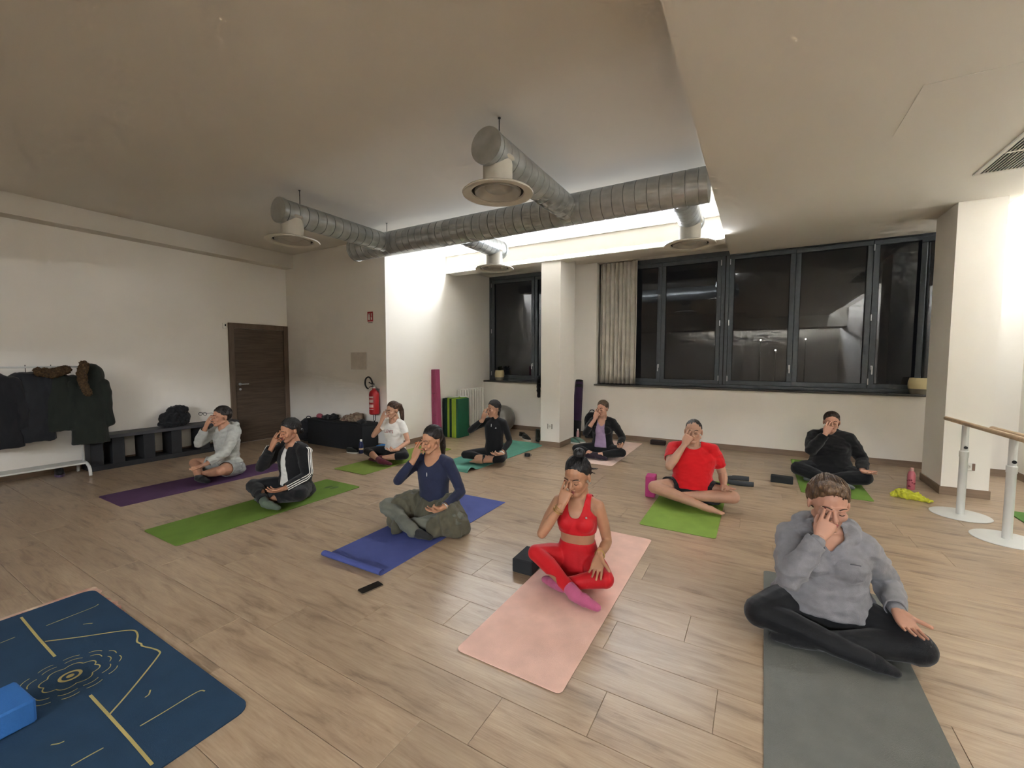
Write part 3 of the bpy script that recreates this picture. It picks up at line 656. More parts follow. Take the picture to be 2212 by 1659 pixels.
def strands(J, root, m, gather, th=.012, line=(.092, 1.1), n=150, seed=1, rad=.0021, span=118, jit=.05, scalp=True):
    rnd = random.Random(seed); C = V3(0, .0235, .034); R = V3(.0735+th*.9, .0915+th*.9, .085+th)*1.012; mb = MB()
    g = unit((np.asarray(gather)-C)/R)
    for i in range(n):
        f = rnd.uniform(-span, span); ph = math.radians(f); zz = .5
        for _ in range(30):
            q = math.sqrt(max(.02, 1-zz*zz)); y = C[1]-math.cos(ph)*q*R[1]; zz = .6*zz+.4*min(.97, max(-.95, (line[0]+.016-(y+.084)*line[1]-C[2])/R[2]))
        q = math.sqrt(max(.02, 1-zz*zz)); a = V3(math.sin(ph)*q, -math.cos(ph)*q, zz)
        if abs(f) > 62 and abs(f) < 105 and zz < 0: a = unit(V3(a[0], a[1], .12))
        b = unit(g+V3(rnd.gauss(0, jit), rnd.gauss(0, jit), rnd.gauss(0, jit)*1.5)); P = []; t0 = rnd.uniform(0, .15) if rnd.random() < .7 else rnd.uniform(0, .5)
        lift = rnd.uniform(-.012, .03); wv = rnd.uniform(-.03, .03)
        for k in range(9):
            t = t0+(1-t0)*k/8; d = unit(a*(1-t)**2+unit(V3(a[0]*.9, -.05, 1))*1.3*2*t*(1-t)+b*t*t+np.cross(a, b)*wv*math.sin(t*PI)*2); P.append(head_pt(J, C+d*R*((.925+.075*min(1, ((t-t0)/(1-t0+1e-6))/.3))+lift*math.sin(t*PI))))
        mb.tube(P, [rad*(.45+.55*math.sin(min(1, (k+.6)/3)*PI/2)) for k in range(9)], 4)
    o = mb.build('hair_strands', m, root, True); o['kind'] = 'stuff'; return o

def sock(J, root, m, d=.007, up=.16, sides=(-1, 1), name='sock', vox=.0055):
    for s in sides:
        b = Blob(); limb(b, J, 'foot', s, d); a, k = J['ankle'][s], J['knee'][s]; b.cone(a, .035+d, a+(k-a)*up, .037+d)
        V, F = remesh(b, vox, 3); V[:, 2] = np.maximum(V[:, 2], .0012); add(root, name, (V, F), m)
mat('gold', 'b89a55', .3, metal=.9); mat('silver_metal', 'c8c8c6', .3, metal=.9); mat('white_plastic', 'e9e9e6', .5); mat('white_cloth', 'e8e6e0', .85)
mat('black_plastic', '141416', .45, var=.1)
C_ = lambda c: (c[:, 0], c[:, 1], c[:, 2])
def tee_neck(J, depth=.035, wide=.07, back=.02):
    z0 = J['tz']; y0 = J['lean']
    def k(c):
        x, y, z = C_(c); f = y < y0+.02
        return ~((np.abs(x) < wide) & f & (z > z0+.03-depth+(x/wide)**2*depth*.9)) & ~((np.abs(x) < wide) & ~f & (z > z0+.045-back))
    return k
def sleeve(J, n, t0, sides=(-1, 1)):
    def k(c):
        ok = np.ones(len(c), bool)
        for s in sides:
            t, d = tpar(J, n, s, c); tz, dz = tpar(J, 'thigh' if n == 'shin' else ('uarm' if n == 'farm' else 'shin' if n == 'thigh' else 'farm'), s, c)
            lim = .16 if n == 'thigh' else .07*J.get('girth', 1)+.004 if n == 'uarm' else .1
            near = d < lim
            if n == 'uarm': near &= ((np.abs(c[:, 0]) > J['sh']*.97) | (c[:, 1] < J['lean']-.1))
            ok &= ~(near & (t > t0) & ((dz > d-.004) | (n in ('uarm', 'thigh'))))
            if n == 'uarm': 
                t2, d2 = tpar(J, 'farm', s, c); ok &= ~((d2 < .07) & (t2 > .12) & (c[:, 2] > .1) & (d2 < d) & ((np.abs(c[:, 0]) > J['sh']*1.08) | (c[:, 1] < J['lean']-.15)))
        return ok
    return k
def both(*ks):
    def k(c):
        r = np.ones(len(c), bool)
        for q in ks: r &= q(c)
        return r
    return k
black = cloth('black_jersey', '17181b'); black2 = cloth('black_cotton', '1b1b1d', bump=.5); legg = cloth('black_legging', '131417', bump=.15, rough=.7)

# ---- man in the grey hoodie, purple mat
J, r = new_person(dict(male=1, skin='b98a70', sh=.19, tz=.60, tw=1.04, td=1.0, girth=1.08, hs=1.06, neck=.175, hrot=(0, 2, 0), knee={1: (.30, -.27, .15), -1: (-.33, -.24, .17)}, wL=(.215, -.39, .25), ldir=(-.15, -.93, -.25), lpose='open', hoff=(0, -.03, 0)),
    'man in a light grey hoodie and shorts, dark hair, on the purple mat', (-5.83, 2.83, .006), 4, .97)
g = cloth('grey_marl', 'b4b6b0', vscale=30, var=.1)
add(r, 'hoodie', garment(J, .018, ['torso', 'uarm', 'farm'], z0=.14, amp=.012, extra=hood(J, .028, 0, 1.1), keep=sleeve(J, 'farm', .9), seed=2), g, .004)
add(r, 'shorts', garment(J, .012, ['torso', 'thigh'], z1=.16, amp=.006, keep=sleeve(J, 'thigh', .66)), cloth('grey_shorts', '9fa19d', vscale=30), .004)
for s in (-1, 1): add(r, 'shoe', garment(J, .012, ['foot'+'RL'[(s+1)//2]], vox=.006, amp=.003), black2)
add(r, 'hair', hair_cap(J, .016, (.088, 1.05), back=-.07, amp=.006), hairm('hair_dark_brown', '2b211c', '14100d'), .006)
face_bits(J, r)
strands(J, r, MATS['hair_dark_brown'], (0, 0.115, 0.02), 0.016, (0.072, 0.9), seed=1)

# ---- woman in the striped track jacket, green mat
J, r = new_person(dict(skin='b58468', sh=.162, tz=.54, tw=1.0, td=1.02, girth=1., hrot=(-8, 14, 0), wL=(.20, -.30, .2), ldir=(-.55, -.8, -.1), knee={1: (.31, -.22, .13), -1: (-.32, -.24, .15)}),
    'woman in a black track jacket with white sleeve stripes, short dark hair', (-4.27, 2.72, .006), 8, 1.0)
tee = garment(J, .008, ['torso'], z0=.12, amp=.008, keep=tee_neck(J)); add(r, 'shirt', tee, 'white_cloth', .003)
def front_open(J, w0=.03, w1=.075, zt=.6):
    def k(c):
        x, y, z = C_(c); w_ = w1+(w0-w1)*np.clip((z-.1)/.4, 0, 1); return ~((np.abs(x+.01) < w_) & (y < J['lean']-.02) & (z > .05) & (z < zt)) & ~((np.abs(x) < .065) & (z > J['tz']+.022))
    return k
add(r, 'jacket', garment(J, .02, ['torso', 'uarm', 'farm'], z0=.04, amp=.008, keep=both(front_open(J), sleeve(J, 'farm', .93)), seed=5), black2, .004)
for s in (-1, 1):
    for l in (-.02, 0, .02): arm_stripe(J, r, s, l, .019, 'white_cloth')
add(r, 'trousers', garment(J, .014, ['torso', 'thigh', 'shin'], z1=.16, amp=.008, keep=sleeve(J, 'shin', .86)), black, .003)
sock(J, r, cloth('sock_grey_green', '5d6a5c'))
add(r, 'hair', hair_cap(J, .015, (.09, 1.1), back=-.09, extra=lambda b: b.ell((0, .115, -.045), (.035, .03, .032))), hairm('hair_black_brown', '1d1716', '0c0909'), .006)
face_bits(J, r)
strands(J, r, MATS['hair_black_brown'], (0, 0.11, -0.04), 0.015, (0.078, 0.98), seed=2)

# ---- woman in the white tee with long ponytail
J, r = new_person(dict(skin='c69a80', sh=.155, tz=.545, girth=.88, tw=.92, bust=.01, hrot=(-12, 12, 0), wL=(.22, -.27, .205), ldir=(-.5, -.85, .05), lpose='mudra', knee={1: (.32, -.2, .12), -1: (-.33, -.22, .13)}),
    'woman in a white printed T-shirt with long brown ponytail beside the black chest', (-4.62, 4.52, .006), 8, 1.0)
VF = garment(J, .011, ['torso', 'uarm'], it=11, z0=.12, amp=.008, keep=both(tee_neck(J, .04), sleeve(J, 'uarm', .52)), seed=3); add(r, 'shirt', VF, 'white_cloth', .003)
tx = text_mesh('printed_word', "LEVI'S", .062, mat('print_red', 'b3262c', .7), r, Matrix.Translation((0, -.2, .43))@Matrix.Rotation(PI/2, 4, 'X')); wrap_to(tx, VF, .0025)
add(r, 'leggings', garment(J, .006, ['torso', 'thigh', 'shin'], z1=.16, keep=sleeve(J, 'shin', .33)), legg, .003)
sock(J, r, cloth('sock_maroon', '5e2430'))
def pony(pts):
    return lambda b: b.chain([(V3(*p), q) for p, q in pts])
add(r, 'hair', hair_cap(J, .012, (.092, 1.1), amp=.004, extra=pony([((0, .11, .06), .028), ((.01, .14, .03), .034), ((.02, .145, -.05), .036), ((.025, .135, -.13), .032), ((.03, .12, -.2), .022), ((.03, .11, -.25), .008)])), hairm('hair_brown', '5b4130', '2f2018'), .006)
face_bits(J, r)
strands(J, r, MATS['hair_brown'], (0, 0.11, 0.06), 0.012, (0.08, 0.95), seed=3)

# ---- woman in navy, blue mat
J, r = new_person(dict(skin='b98a6c', sh=.165, tz=.575, neck=.185, bust=0, girth=.98, hrot=(-14, 12, 4), wL=(.24, -.24, .24), ldir=(-.5, -.8, -.1), lpose='mudra', knee={1: (.34, -.2, .14), -1: (-.36, -.23, .16)}, poleR=(-.75, -.2, -1)),
    'woman in a navy long-sleeved top with olive jacket over her lap, blue mat', (-2.52, 2.95, .006), 6, 1.0)
add(r, 'top', garment(J, .007, ['torso', 'uarm', 'farm'], it=12, z0=.1, amp=.003, keep=both(tee_neck(J, .075, .08), sleeve(J, 'farm', .86))), cloth('navy_jersey', '262c46', rough=.8), .003)
MB().ell((0, 0, 0), (.005, .002, .02)).xform(Matrix.Translation((0, J['lean']-.108, .465))).build('keyhole', 'white_cloth', r, True)
olive = cloth('olive_canvas', '5a5748', vscale=5, var=.2)
add(r, 'trousers', garment(J, .016, ['torso', 'thigh', 'shin'], z1=.16, amp=.012), cloth('grey_green_cotton', '6b6d62'))
sock(J, r, cloth('sock_dark', '2b2c2c'))
def drape(b):
    b.loft([(0, .0, .03, .25, .19), (0, .0, .12, .235, .18), (0, 0, .2, .2, .15), (0, 0, .25, .165, .125)])
    for s in (-1, 1):
        b.cone((s*.14, -.04, .17), .115, (s*.27, -.17, .155), .105); b.cone((s*.25, -.12, .1), .13, (s*.2, -.27, .08), .09)
    b.cone((.27, -.2, .12), .125, (.33, -.16, .06), .11); b.cone((-.2, -.24, .12), .08, (-.14, -.36, .05), .05)
V, F = remesh((lambda b: (drape(b), b)[1])(Blob()), .008, 5); V[:, 2] = np.maximum(V[:, 2], .002); V = folds(V, F, .04, (11, 11, 4), 4)
V[:, 2] = np.maximum(V[:, 2], .002); add(r, 'lap_jacket', cut(V, F, lambda c: ~((np.hypot(c[:, 0]/.145, (c[:, 1]+.02)/.11) < 1) & (c[:, 2] > .2)) & (c[:, 2] > .004)), olive, .006)
band(J, r, 'watch', 'farm', 1, .93, .031, .006, 'silver_metal')
add(r, 'hair', hair_cap(J, .012, (.092, 1.1), extra=pony([((0, .112, .02), .024), ((0, .128, -.03), .028), ((.0, .125, -.12), .026), ((.0, .11, -.2), .018), ((0, .1, -.25), .006)])), hairm('hair_dark', '231b19', '0f0c0b'), .006)
face_bits(J, r)
strands(J, r, MATS['hair_dark'], (0, 0.112, 0.02), 0.012, (0.08, 0.95), seed=4)

# ---- woman in black zip top, teal mat
J, r = new_person(dict(bare=1, skin='bb8f76', sh=.16, tz=.585, neck=.18, girth=.9, tw=.93, bust=0, hrot=(-22, 6, 0), wL=(.2, -.2, .17), ldir=(-.75, -.65, -.1), lpose='mudra', knee={1: (.2, -.2, .10), -1: (-.34, -.27, .12)}, poleR=(-.9, -.1, -.8), ankle={-1: (.02, -.22, .09)}, toe={-1: (.16, -.2, .09)}),
    'woman in a black zip-neck top and leggings on the teal mat', (-3.27, 5.15, .006), 6, 1.0)
VF = garment(J, .008, ['torso', 'uarm', 'farm'], it=12, z0=.1, amp=.003, keep=sleeve(J, 'farm', .8), extra=lambda b: b.cone((0, J['lean']+.014, J['tz']+.02), .062, (0, J['lean']+.004, J['tz']+.06), .058)); add(r, 'top', VF, black, .003)
MB().tube([(0, J['lean']-.095, .56), (0, J['lean']-.1, .52)], .004).build('zip', 'silver_metal', r)
tx = MB().prism([(-.012, 0), (.012, 0), (.004, .02)], 0, .001).xform(Matrix.Translation((.07, -.16, .5))@Matrix.Rotation(PI/2, 4, 'X')).build('chest_logo', 'silver_metal', r); wrap_to(tx, VF, .002)
add(r, 'leggings', garment(J, .006, ['torso', 'thigh', 'shin'], z1=.16, keep=sleeve(J, 'shin', .85)), legg, .003)
band(J, r, 'watch', 'farm', 1, .95, .03, .008, 'white_plastic')
add(r, 'hair', hair_cap(J, .014, (.09, 1.1), back=-.13, extra=lambda b: (b.cone((.05, .0, .02), .03, (.066, .035, -.08), .018), b.cone((0, .09, -.02), .04, (0, .07, -.12), .03))), MATS['hair_dark'], .006)
face_bits(J, r)
strands(J, r, MATS['hair_dark'], (0, 0.1, -0.03), 0.014, (0.078, 1.0), seed=5)

# ---- woman in red, pink mat
J, r = new_person(dict(skin='a87c60', vox=.006, sh=.152, tz=.532, neck=.187, girth=.92, tw=.94, td=.98, bust=.016, hs=1.1, hrot=(-10, 16, 0), wL=(.19, -.215, .262), ldir=(-.03, -.72, -.6), lpalm=(.0, -.7, .7), lpose='open', poleL=(.05, 1, -.1),
    knee={-1: (-.25, -.19, .19), 1: (.235, -.25, .13)}, ankle={-1: (.085, -.385, .058), 1: (-.06, -.28, .05)}, toe={-1: (.21, -.41, .03), 1: (-.17, -.22, .032)}),
    'woman in a red sports bra and red leggings with a high black bun', (-1.04, 2.71, .006), 8, .97)
red = cloth('red_jersey', 'b8131d', var=.06, bump=.12, rough=.6, sheen=.1)
def bra(c):
    x, y, z = C_(c); a = np.abs(x); f = y < J['lean']+.01
    top = z < np.where(f, .447+.13*(a/.062)**4, .47+.1*(a/.075)**4)
    return top & (a < .1+.045*np.clip((.505-z)/.06, 0, 1)) & (z < J['tz']+.075)
add(r, 'sports_bra', garment(J, .012, ['torso'], vox=.006, it=11, z0=.335, keep=bra, cit=12), red, .003)
add(r, 'leggings', garment(J, .005, ['torso', 'thigh', 'shin'], vox=.006, z1=.27, keep=sleeve(J, 'shin', .97)), red, .003)
sock(J, r, cloth('sock_pink', 'b0587c'))
add(r, 'hair', hair_cap(J, .010, (.092, 1.1), vox=.0042, amp=.003, extra=lambda b: (b.ell((.005, .055, .135), (.04, .038, .037)), b.cone((.04, .085, -.005), .012, (.075, .115, -.03), .002), b.cone((.05, .08, .02), .008, (.1, .11, .012), .001))), hairm('hair_black', '121013', '070607'), .005)
face_bits(J, r, brow='15100f')
strands(J, r, MATS['hair_black'], (0.005, 0.055, 0.12), 0.01, (0.08, 0.95), seed=6)
nails(J, r, mat('nail_red', '6a1418', .3))
for t, q in ((.84, .0325), (.9, .03), (.79, .0345)): band(J, r, 'bracelet', 'farm', -1, t, q, .0028, 'gold')
band(J, r, 'bracelet', 'farm', 1, .96, .031, .0035, 'gold')
for s in (-1, 1): MB().ell(head_pt(J, (s*.082, .006, -.036)), (.005, .005, .007), 8, 6).build('earring', 'silver_metal', r, True)
nk = [(math.sin(a)*.062, J['lean']+.005-.075*math.cos(a) if math.cos(a) > 0 else J['lean']+.01-.05*math.cos(a), .528+.045*(1-math.cos(a))*.8-.03) for a in np.linspace(-2.0, 2.0, 25)]
MB().tube(nk, .0013, 5).ell((0, J['lean']-.074, .488), (.006, .003, .009), 8, 6).build('necklace', 'gold', r)
MB().ell((.082, J['lean']-.103, .462), (.008, .003, .008), 10, 6).build('chest_logo', 'silver_metal', r, True)

# ---- woman in lilac with black cardigan
J, r = new_person(dict(skin='c99c86', sh=.16, tz=.545, girth=.95, bust=.024, hrot=(-16, 8, 0), wL=(.285, -.2, .2), ldir=(.25, -.9, .2), lpose='mudra', knee={-1: (-.36, -.2, .12), 1: (.33, -.23, .12)}, ankle={-1: (-.02, -.3, .06)}, toe={-1: (.12, -.32, .035)}),
    'woman in a lilac tank top and open black cardigan by the back wall', (-2.03, 6.28, .006), 6, 1.0)
add(r, 'tank_top', garment(J, .006, ['torso'], z0=.12, amp=.003, keep=tee_neck(J, .1, .075)), cloth('lilac_jersey', 'a894b4'), .003)
add(r, 'cardigan', garment(J, .016, ['torso', 'uarm', 'farm'], z0=.06, amp=.008, keep=both(front_open(J, .06, .1), sleeve(J, 'farm', .85, (1,)), sleeve(J, 'farm', .45, (-1,))), seed=8), black2, .004)
add(r, 'leggings', garment(J, .008, ['torso', 'thigh', 'shin'], z1=.16, keep=sleeve(J, 'shin', .85)), legg, .003)
sock(J, r, cloth('sock_plum', '2c222e'))
band(J, r, 'watch', 'farm', 1, .93, .031, .006, 'black_plastic')
add(r, 'hair', hair_cap(J, .012, (.092, 1.1), extra=lambda b: b.ell((0, .115, .0), (.03, .028, .03))), hairm('hair_light_brown', '6b5238', '382a1d'), .006)
face_bits(J, r)
strands(J, r, MATS['hair_light_brown'], (0, 0.115, 0), 0.012, (0.08, 0.95), seed=7)

# ---- man in red T-shirt, green mat
J, r = new_person(dict(male=1, bare=1, skin='b88f78', vox=.0065, sh=.2, tz=.555, neck=.175, tw=1.2, td=1.2, girth=1.15, belly=.03, hs=1.05, hrot=(-4, 2, 0), hdir=(.42, .34, .84), wL=(.29, -.2, .23), ldir=(.1, -.95, -.15), poleL=(.15, 1, -.2), ua=.29, fa=.265,
    knee={-1: (-.36, -.23, .15), 1: (.37, -.2, .13)}, ankle={-1: (.12, -.40, .06), 1: (-.14, -.26, .10)}, toe={-1: (.255, -.44, .036), 1: (-.26, -.2, .1)}),
    'man in a red T-shirt and black shorts on the green mat', (-.57, 4.80, .006), 7, 1.0)
redt = cloth('red_cotton', 'c8141c', var=.08, bump=.2)
add(r, 'shirt', garment(J, .014, ['torso', 'uarm'], z0=.15, amp=.009, keep=both(tee_neck(J, .03, .075), sleeve(J, 'uarm', .62)), seed=4), redt, .003)
add(r, 'shorts', garment(J, .024, ['torso', 'thigh'], z1=.16, amp=.009, keep=sleeve(J, 'thigh', .55)), black, .004)
add(r, 'hair', hair_cap(J, .006, (.084, .9), back=-.07, amp=.0025), hairm('hair_short_dark', '33281f', '1b1510'), .004)
face_bits(J, r, lip='a56a5c')

# ---- woman in black hoodie, rear green mat
J, r = new_person(dict(skin='c99a84', sh=.178, tz=.545, neck=.175, girth=1.2, tw=1.25, td=1.25, bust=.03, belly=.02, hipw=1.1, hrot=(2, 4, 0), hdir=(.34, .3, .9), wL=(.30, -.24, .2), ldir=(.55, -.8, .05), lpose='open', knee={-1: (-.31, -.22, .14), 1: (.32, -.24, .13)}),
    'woman in a black hoodie and black trousers near the right pillar', (.80, 6.45, .006), -6, 1.0)
add(r, 'hoodie', garment(J, .02, ['torso', 'uarm', 'farm'], z0=.08, amp=.01, extra=hood(J, .026), keep=sleeve(J, 'farm', .93), seed=6), black2, .004)
add(r, 'trousers', garment(J, .014, ['torso', 'thigh', 'shin'], z1=.16, amp=.006), black)
sock(J, r, cloth('sock_grey', '6a6c6e'))
add(r, 'hair', hair_cap(J, .012, (.092, 1.1), extra=lambda b: (b.ell((.01, .07, .1), (.035, .035, .03)), b.cone((.07, .04, 0), .012, (.07, .05, -.07), .004))), hairm('hair_mid_brown', '453225', '231911'), .006)
face_bits(J, r)
strands(J, r, MATS['hair_mid_brown'], (0.01, 0.08, 0.1), 0.012, (0.08, 0.95), seed=9)

# ---- woman in grey hoodie, grey mat (nearest)
J, r = new_person(dict(skin='b0846f', vox=.006, sh=.172, slope=.03, tz=.525, neck=.182, girth=1.12, tw=1.2, td=1.25, bust=.045, belly=.03, hipw=1.12, leg=1.12, hs=1.12, hrot=(4, 12, 0), hdir=(.42, .28, .86), hpalm=(.1, .95, -.1), wL=(.275, -.16, .245), ldir=(.2, -.85, -.28), lpalm=(.1, -.35, .9), lpose='open', poleL=(.2, 1, -.1),
    knee={-1: (-.315, -.225, .115), 1: (.335, -.215, .11)}, ankle={-1: (.12, -.335, .062), 1: (-.12, -.29, .055)}, toe={-1: (.22, -.335, .035), 1: (-.245, -.285, .035)}, ua=.285, fa=.26),
    'woman in a grey half-zip hoodie and black leggings on the grey mat', (.35, 2.86, .006), 4, 1.0)
g2 = cloth('grey_fleece', '7d7c80', vscale=24, var=.12, bump=.3)
def vneck(c):
    x, y, z = C_(c); return ~((y < J['lean']-.01) & (z > J['tz']-.045+np.abs(x)*1.15) & (np.abs(x) < .07))
add(r, 'hoodie', garment(J, .02, ['torso', 'uarm', 'farm'], vox=.006, z0=.12, amp=.014, extra=hood(J, .034, .01, 1.3), keep=both(vneck, sleeve(J, 'farm', .96)), seed=9), g2, .005)
for s in (-1, 1):
    a, b_ = seg(J, 'farm', s); bb_ = Blob(); bb_.cone(a+(b_-a)*.74, .043, a+(b_-a)*.93, .036); add(r, 'cuff', remesh(bb_, .004, 3), g2)
add(r, 'leggings', garment(J, .008, ['torso', 'thigh', 'shin'], vox=.006, z1=.16, amp=.003), legg)
sock(J, r, black)
add(r, 'hair', hair_cap(J, .018, (.09, 1.1), vox=.0042, amp=.006, extra=lambda b: (b.ell((-.012, -.03, .108), (.05, .055, .028)), b.ell((0, .08, .09), (.04, .04, .035)))), hairm('hair_auburn_brown', '6e5236', '33241a'), .006)
face_bits(J, r, brow='3c2a20')
strands(J, r, MATS['hair_auburn_brown'], (0, .085, .09), .018, (0.072, 0.95), seed=10)
nails(J, r, MATS['nail_red'])
tx = MB().box(-.022, .022, -.001, 0, -.0025, .0025).xform(Matrix.Translation((.09, J['lean']-.19, .46))).build('chest_logo', mat('embroidery_dark', '55555c', .8), r)
# ================================================================ yoga mats
def matmat(n, c, **k): return mat(n, c, .8, var=.09, vscale=7, bump=.25, bscale=400, spec=.25, **k)
def ymat(label, x0, x1, y0, y1, m, rz=0, th=.006, r=.03, edge=None):
    cx, cy = (x0+x1)/2, (y0+y1)/2; t = thing('yoga_mat', label, 'yoga mat', (cx, cy, 0), math.radians(rz), 'yoga mats on the floor'); a, b = (x1-x0)/2, (y1-y0)/2
    MB().prism(rrect(-a, a, -b, b, r), th*.35, th).build('mat_surface', m, t)
    MB().prism(rrect(-a, a, -b, b, r), .0003, th*.35).build('underside', edge or m, t); return t
green = matmat('mat_green', '6c8a38'); mat('mat_green_dark', '3f4d24', .8)
ymat('purple yoga mat under the man in the grey hoodie', -6.11, -5.5, 1.65, 3.46, matmat('mat_purple', '553a5a'))
t = ymat('green yoga mat under the woman in the striped jacket', -4.57, -3.96, 1.51, 3.32, green, edge='mat_green_dark')
for fx, fy in ((.08, .72), (.0, .70)): MB().prism([(fx+.03*math.cos(a)*(1+.3*math.sin(a)), fy+.06*math.sin(a)) for a in np.linspace(0, 2*PI, 14)[:-1]], .006, .0063).build('damp_footprint', mat('mat_damp', '4f682b', .7), t)
ymat('green yoga mat under the woman with the long ponytail', -4.93, -4.33, 3.69, 5.5, matmat('mat_green2', '7f9440'), edge='mat_green_dark')
ymat('green yoga mat under the man in the red T-shirt', -.89, -.26, 3.83, 5.66, matmat('mat_green3', '7c9a40'), edge='mat_green_dark')
ymat('green yoga mat under the woman in the black hoodie', .46, 1.1, 5.69, 7.5, matmat('mat_green4', '6f9140'), edge='mat_green_dark')
ymat('green yoga mat at the right edge beside the ballet barres', 2.15, 2.76, 4.2, 5.99, matmat('mat_green5', '5c8440'), th=.012, edge=mat('mat_black_edge', '20231f', .8))
ymat('salmon pink yoga mat under the woman in red', -1.30, -.715, 1.67, 3.54, matmat('mat_pink', 'e6bfb1'), edge=mat('mat_taupe_edge', '6a5850', .8))
ymat('pale pink yoga mat under the woman in the lilac top', -2.34, -1.72, 5.74, 7.56, matmat('mat_pale_pink', 'ecd2c8'))
ymat('grey yoga mat under the woman in the grey hoodie', .07, .69, 1.5, 3.42, matmat('mat_grey', '6f716c'), rz=-.5)
def curlmat(label, cx, w, pts, m, rz, y, m2=None, th=.005):
    t = thing('yoga_mat', label, 'yoga mat', (cx, y, 0), math.radians(rz), 'yoga mats on the floor')
    P = smooth_curve([(0, a, b) for a, b in pts], 6); V = []; F = []
    for i, p in enumerate(P):
        tg = (P[min(i+1, len(P)-1)]-P[max(i-1, 0)]).normalized(); nr = Vector((0, -tg.z, tg.y))
        for q in (p, p+nr*th):
            for s in (-1, 1): V.append((s*w/2, q.y, max(q.z, .0004)))
    A = MB(); B = MB(); n = len(P); top = []; bot = []
    for i in range(n-1):
        a, b = i*4, i*4+4
        top += [(a+2, a+3, b+3, b+2), (a+0, a+2, b+2, b+0), (a+3, a+1, b+1, b+3)]; bot.append((a+1, a, b, b+1))
    top += [(0, 1, 3, 2), (4*n-4, 4*n-2, 4*n-1, 4*n-3)]
    A.add(V, top).build('mat_surface', m, t, 40); B.add(V, bot).build('underside', m2 or m, t, 40); return t
curlmat('blue yoga mat with a curled front edge under the woman in navy', -2.52, .6, [(-.9, .03), (-.915, .042), (-.94, .042), (-.952, .026), (-.94, .008), (-.915, .0008), (-.86, .0006), (-.6, .0006), (-.3, .0006), (0, .0006), (.4, .0006), (.78, .0006)], matmat('mat_blue', '4f5a9a'), 1.0, 2.93)
curlmat('teal yoga mat with a curled dark-backed front edge', -3.53, .66, [(-1.02, .001), (-1.0, .03), (-.95, .055), (-.9, .045), (-.85, .018), (-.78, .002), (-.6, .0006), (-.2, .0006), (.4, .0006), (.9, .0006), (1.0, .006), (1.05, .028)], matmat('mat_teal', '5f9c8a'), -2.4, 5.47, mat('mat_black_under', '15181a', .8))
# teacher's printed mat
tm = ymat('dark blue yoga mat printed with gold lines and a lotus in the foreground', -3.68, -1.84, .30, .945, matmat('mat_petrol', '27425c'), r=.06)
gold = mat('print_gold', 'b8a86c', .6, var=.1); zt = .0066
def stroke(pts, wd, curve=True):
    P = smooth_curve([(x, y, zt) for x, y in pts], 5) if curve else [Vector((x, y, zt)) for x, y in pts]
    V = []; F = []
    for i, p in enumerate(P):
        d = (P[min(i+1, len(P)-1)]-P[max(i-1, 0)]).normalized(); nn = Vector((-d.y, d.x, 0))*wd/2; V += [p+nn, p-nn]
    for i in range(len(P)-1): F.append((2*i, 2*i+1, 2*i+3, 2*i+2))
    return MB().add(V, F).build('printed_line', gold, tm)
LOC = Vector((-2.76, .6225))
def SP(*q): return [(x-LOC.x, y-LOC.y) for x, y in q]
stroke(SP((-3.628, 0.624), (-3.269, 0.618), (-2.998, 0.617)), .011, False)
stroke(SP((-2.516, 0.616), (-2.302, 0.616), (-2.087, 0.615), (-1.881, 0.612)), .011, False)
stroke(SP((-3.206, 0.628), (-3.090, 0.739), (-2.984, 0.851), (-2.920, 0.900), (-2.851, 0.895), (-2.788, 0.871), (-2.746, 0.874), (-2.718, 0.870), (-2.652, 0.888), (-2.594, 0.896), (-2.558, 0.878), (-2.448, 0.771), (-2.361, 0.680), (-2.306, 0.617)), .008)
stroke(SP((-3.391, 0.672), (-3.396, 0.769), (-3.403, 0.872), (-3.420, 0.897)), .006)
stroke(SP((-3.390, 0.505), (-3.394, 0.558)), .006)
stroke(SP((-2.126, 0.659), (-2.125, 0.739), (-2.127, 0.862), (-2.103, 0.883)), .006)
stroke(SP((-2.132, 0.461), (-2.130, 0.505), (-2.126, 0.548)), .006)
stroke(SP((-3.231, 0.780), (-3.217, 0.796), (-3.197, 0.810)), .006)
stroke(SP((-2.291, 0.732), (-2.296, 0.748), (-2.322, 0.763)), .006)
stroke(SP((-2.318, 0.451), (-2.300, 0.467), (-2.295, 0.482)), .006)
LC = (-2.752-LOC.x, 0.611-LOC.y)
for rad, npet, amp, wd in ((.035, 1, 0, .012), (.085, 8, .016, .005), (.13, 10, .014, .004), (.165, 12, .012, .004)):
    m = 96; pts = [(LC[0]+(rad+amp*abs(math.sin(npet*a/2)))*math.cos(a), LC[1]+(rad+amp*abs(math.sin(npet*a/2)))*math.sin(a)) for a in np.linspace(0, 2*PI, m)]
    if npet < 9: stroke(pts, wd, False)
    else:
        for k in range(npet):
            seg_ = pts[int(k*m/npet)+1:int((k+.8)*m/npet)+1]
            if len(seg_) > 2: stroke(seg_, wd, False)
MB().prism([(LC[0]+.014*math.cos(a), LC[1]+.014*math.sin(a)) for a in np.linspace(0, 2*PI, 14)[:-1]], zt, zt+.0002).build('printed_dot', gold, tm)
# patterned towel under the rear edge of the printed mat
tw = []
for i, x in enumerate(np.linspace(-3.72, -3.2, 24)): tw.append((x, .958+.008*math.sin(i*.5)+.006*math.sin(i*1.7)))
MB().prism([(-3.72, .5), (-3.2, .5)][::-1]+tw, .0002, .0025).build('towel', mat('towel_floral', 'd8c6ae', .9, vscale=9, col2='b4736a'), None, label='patterned towel peeking out behind the dark blue printed mat', cat='towel', kind=None)
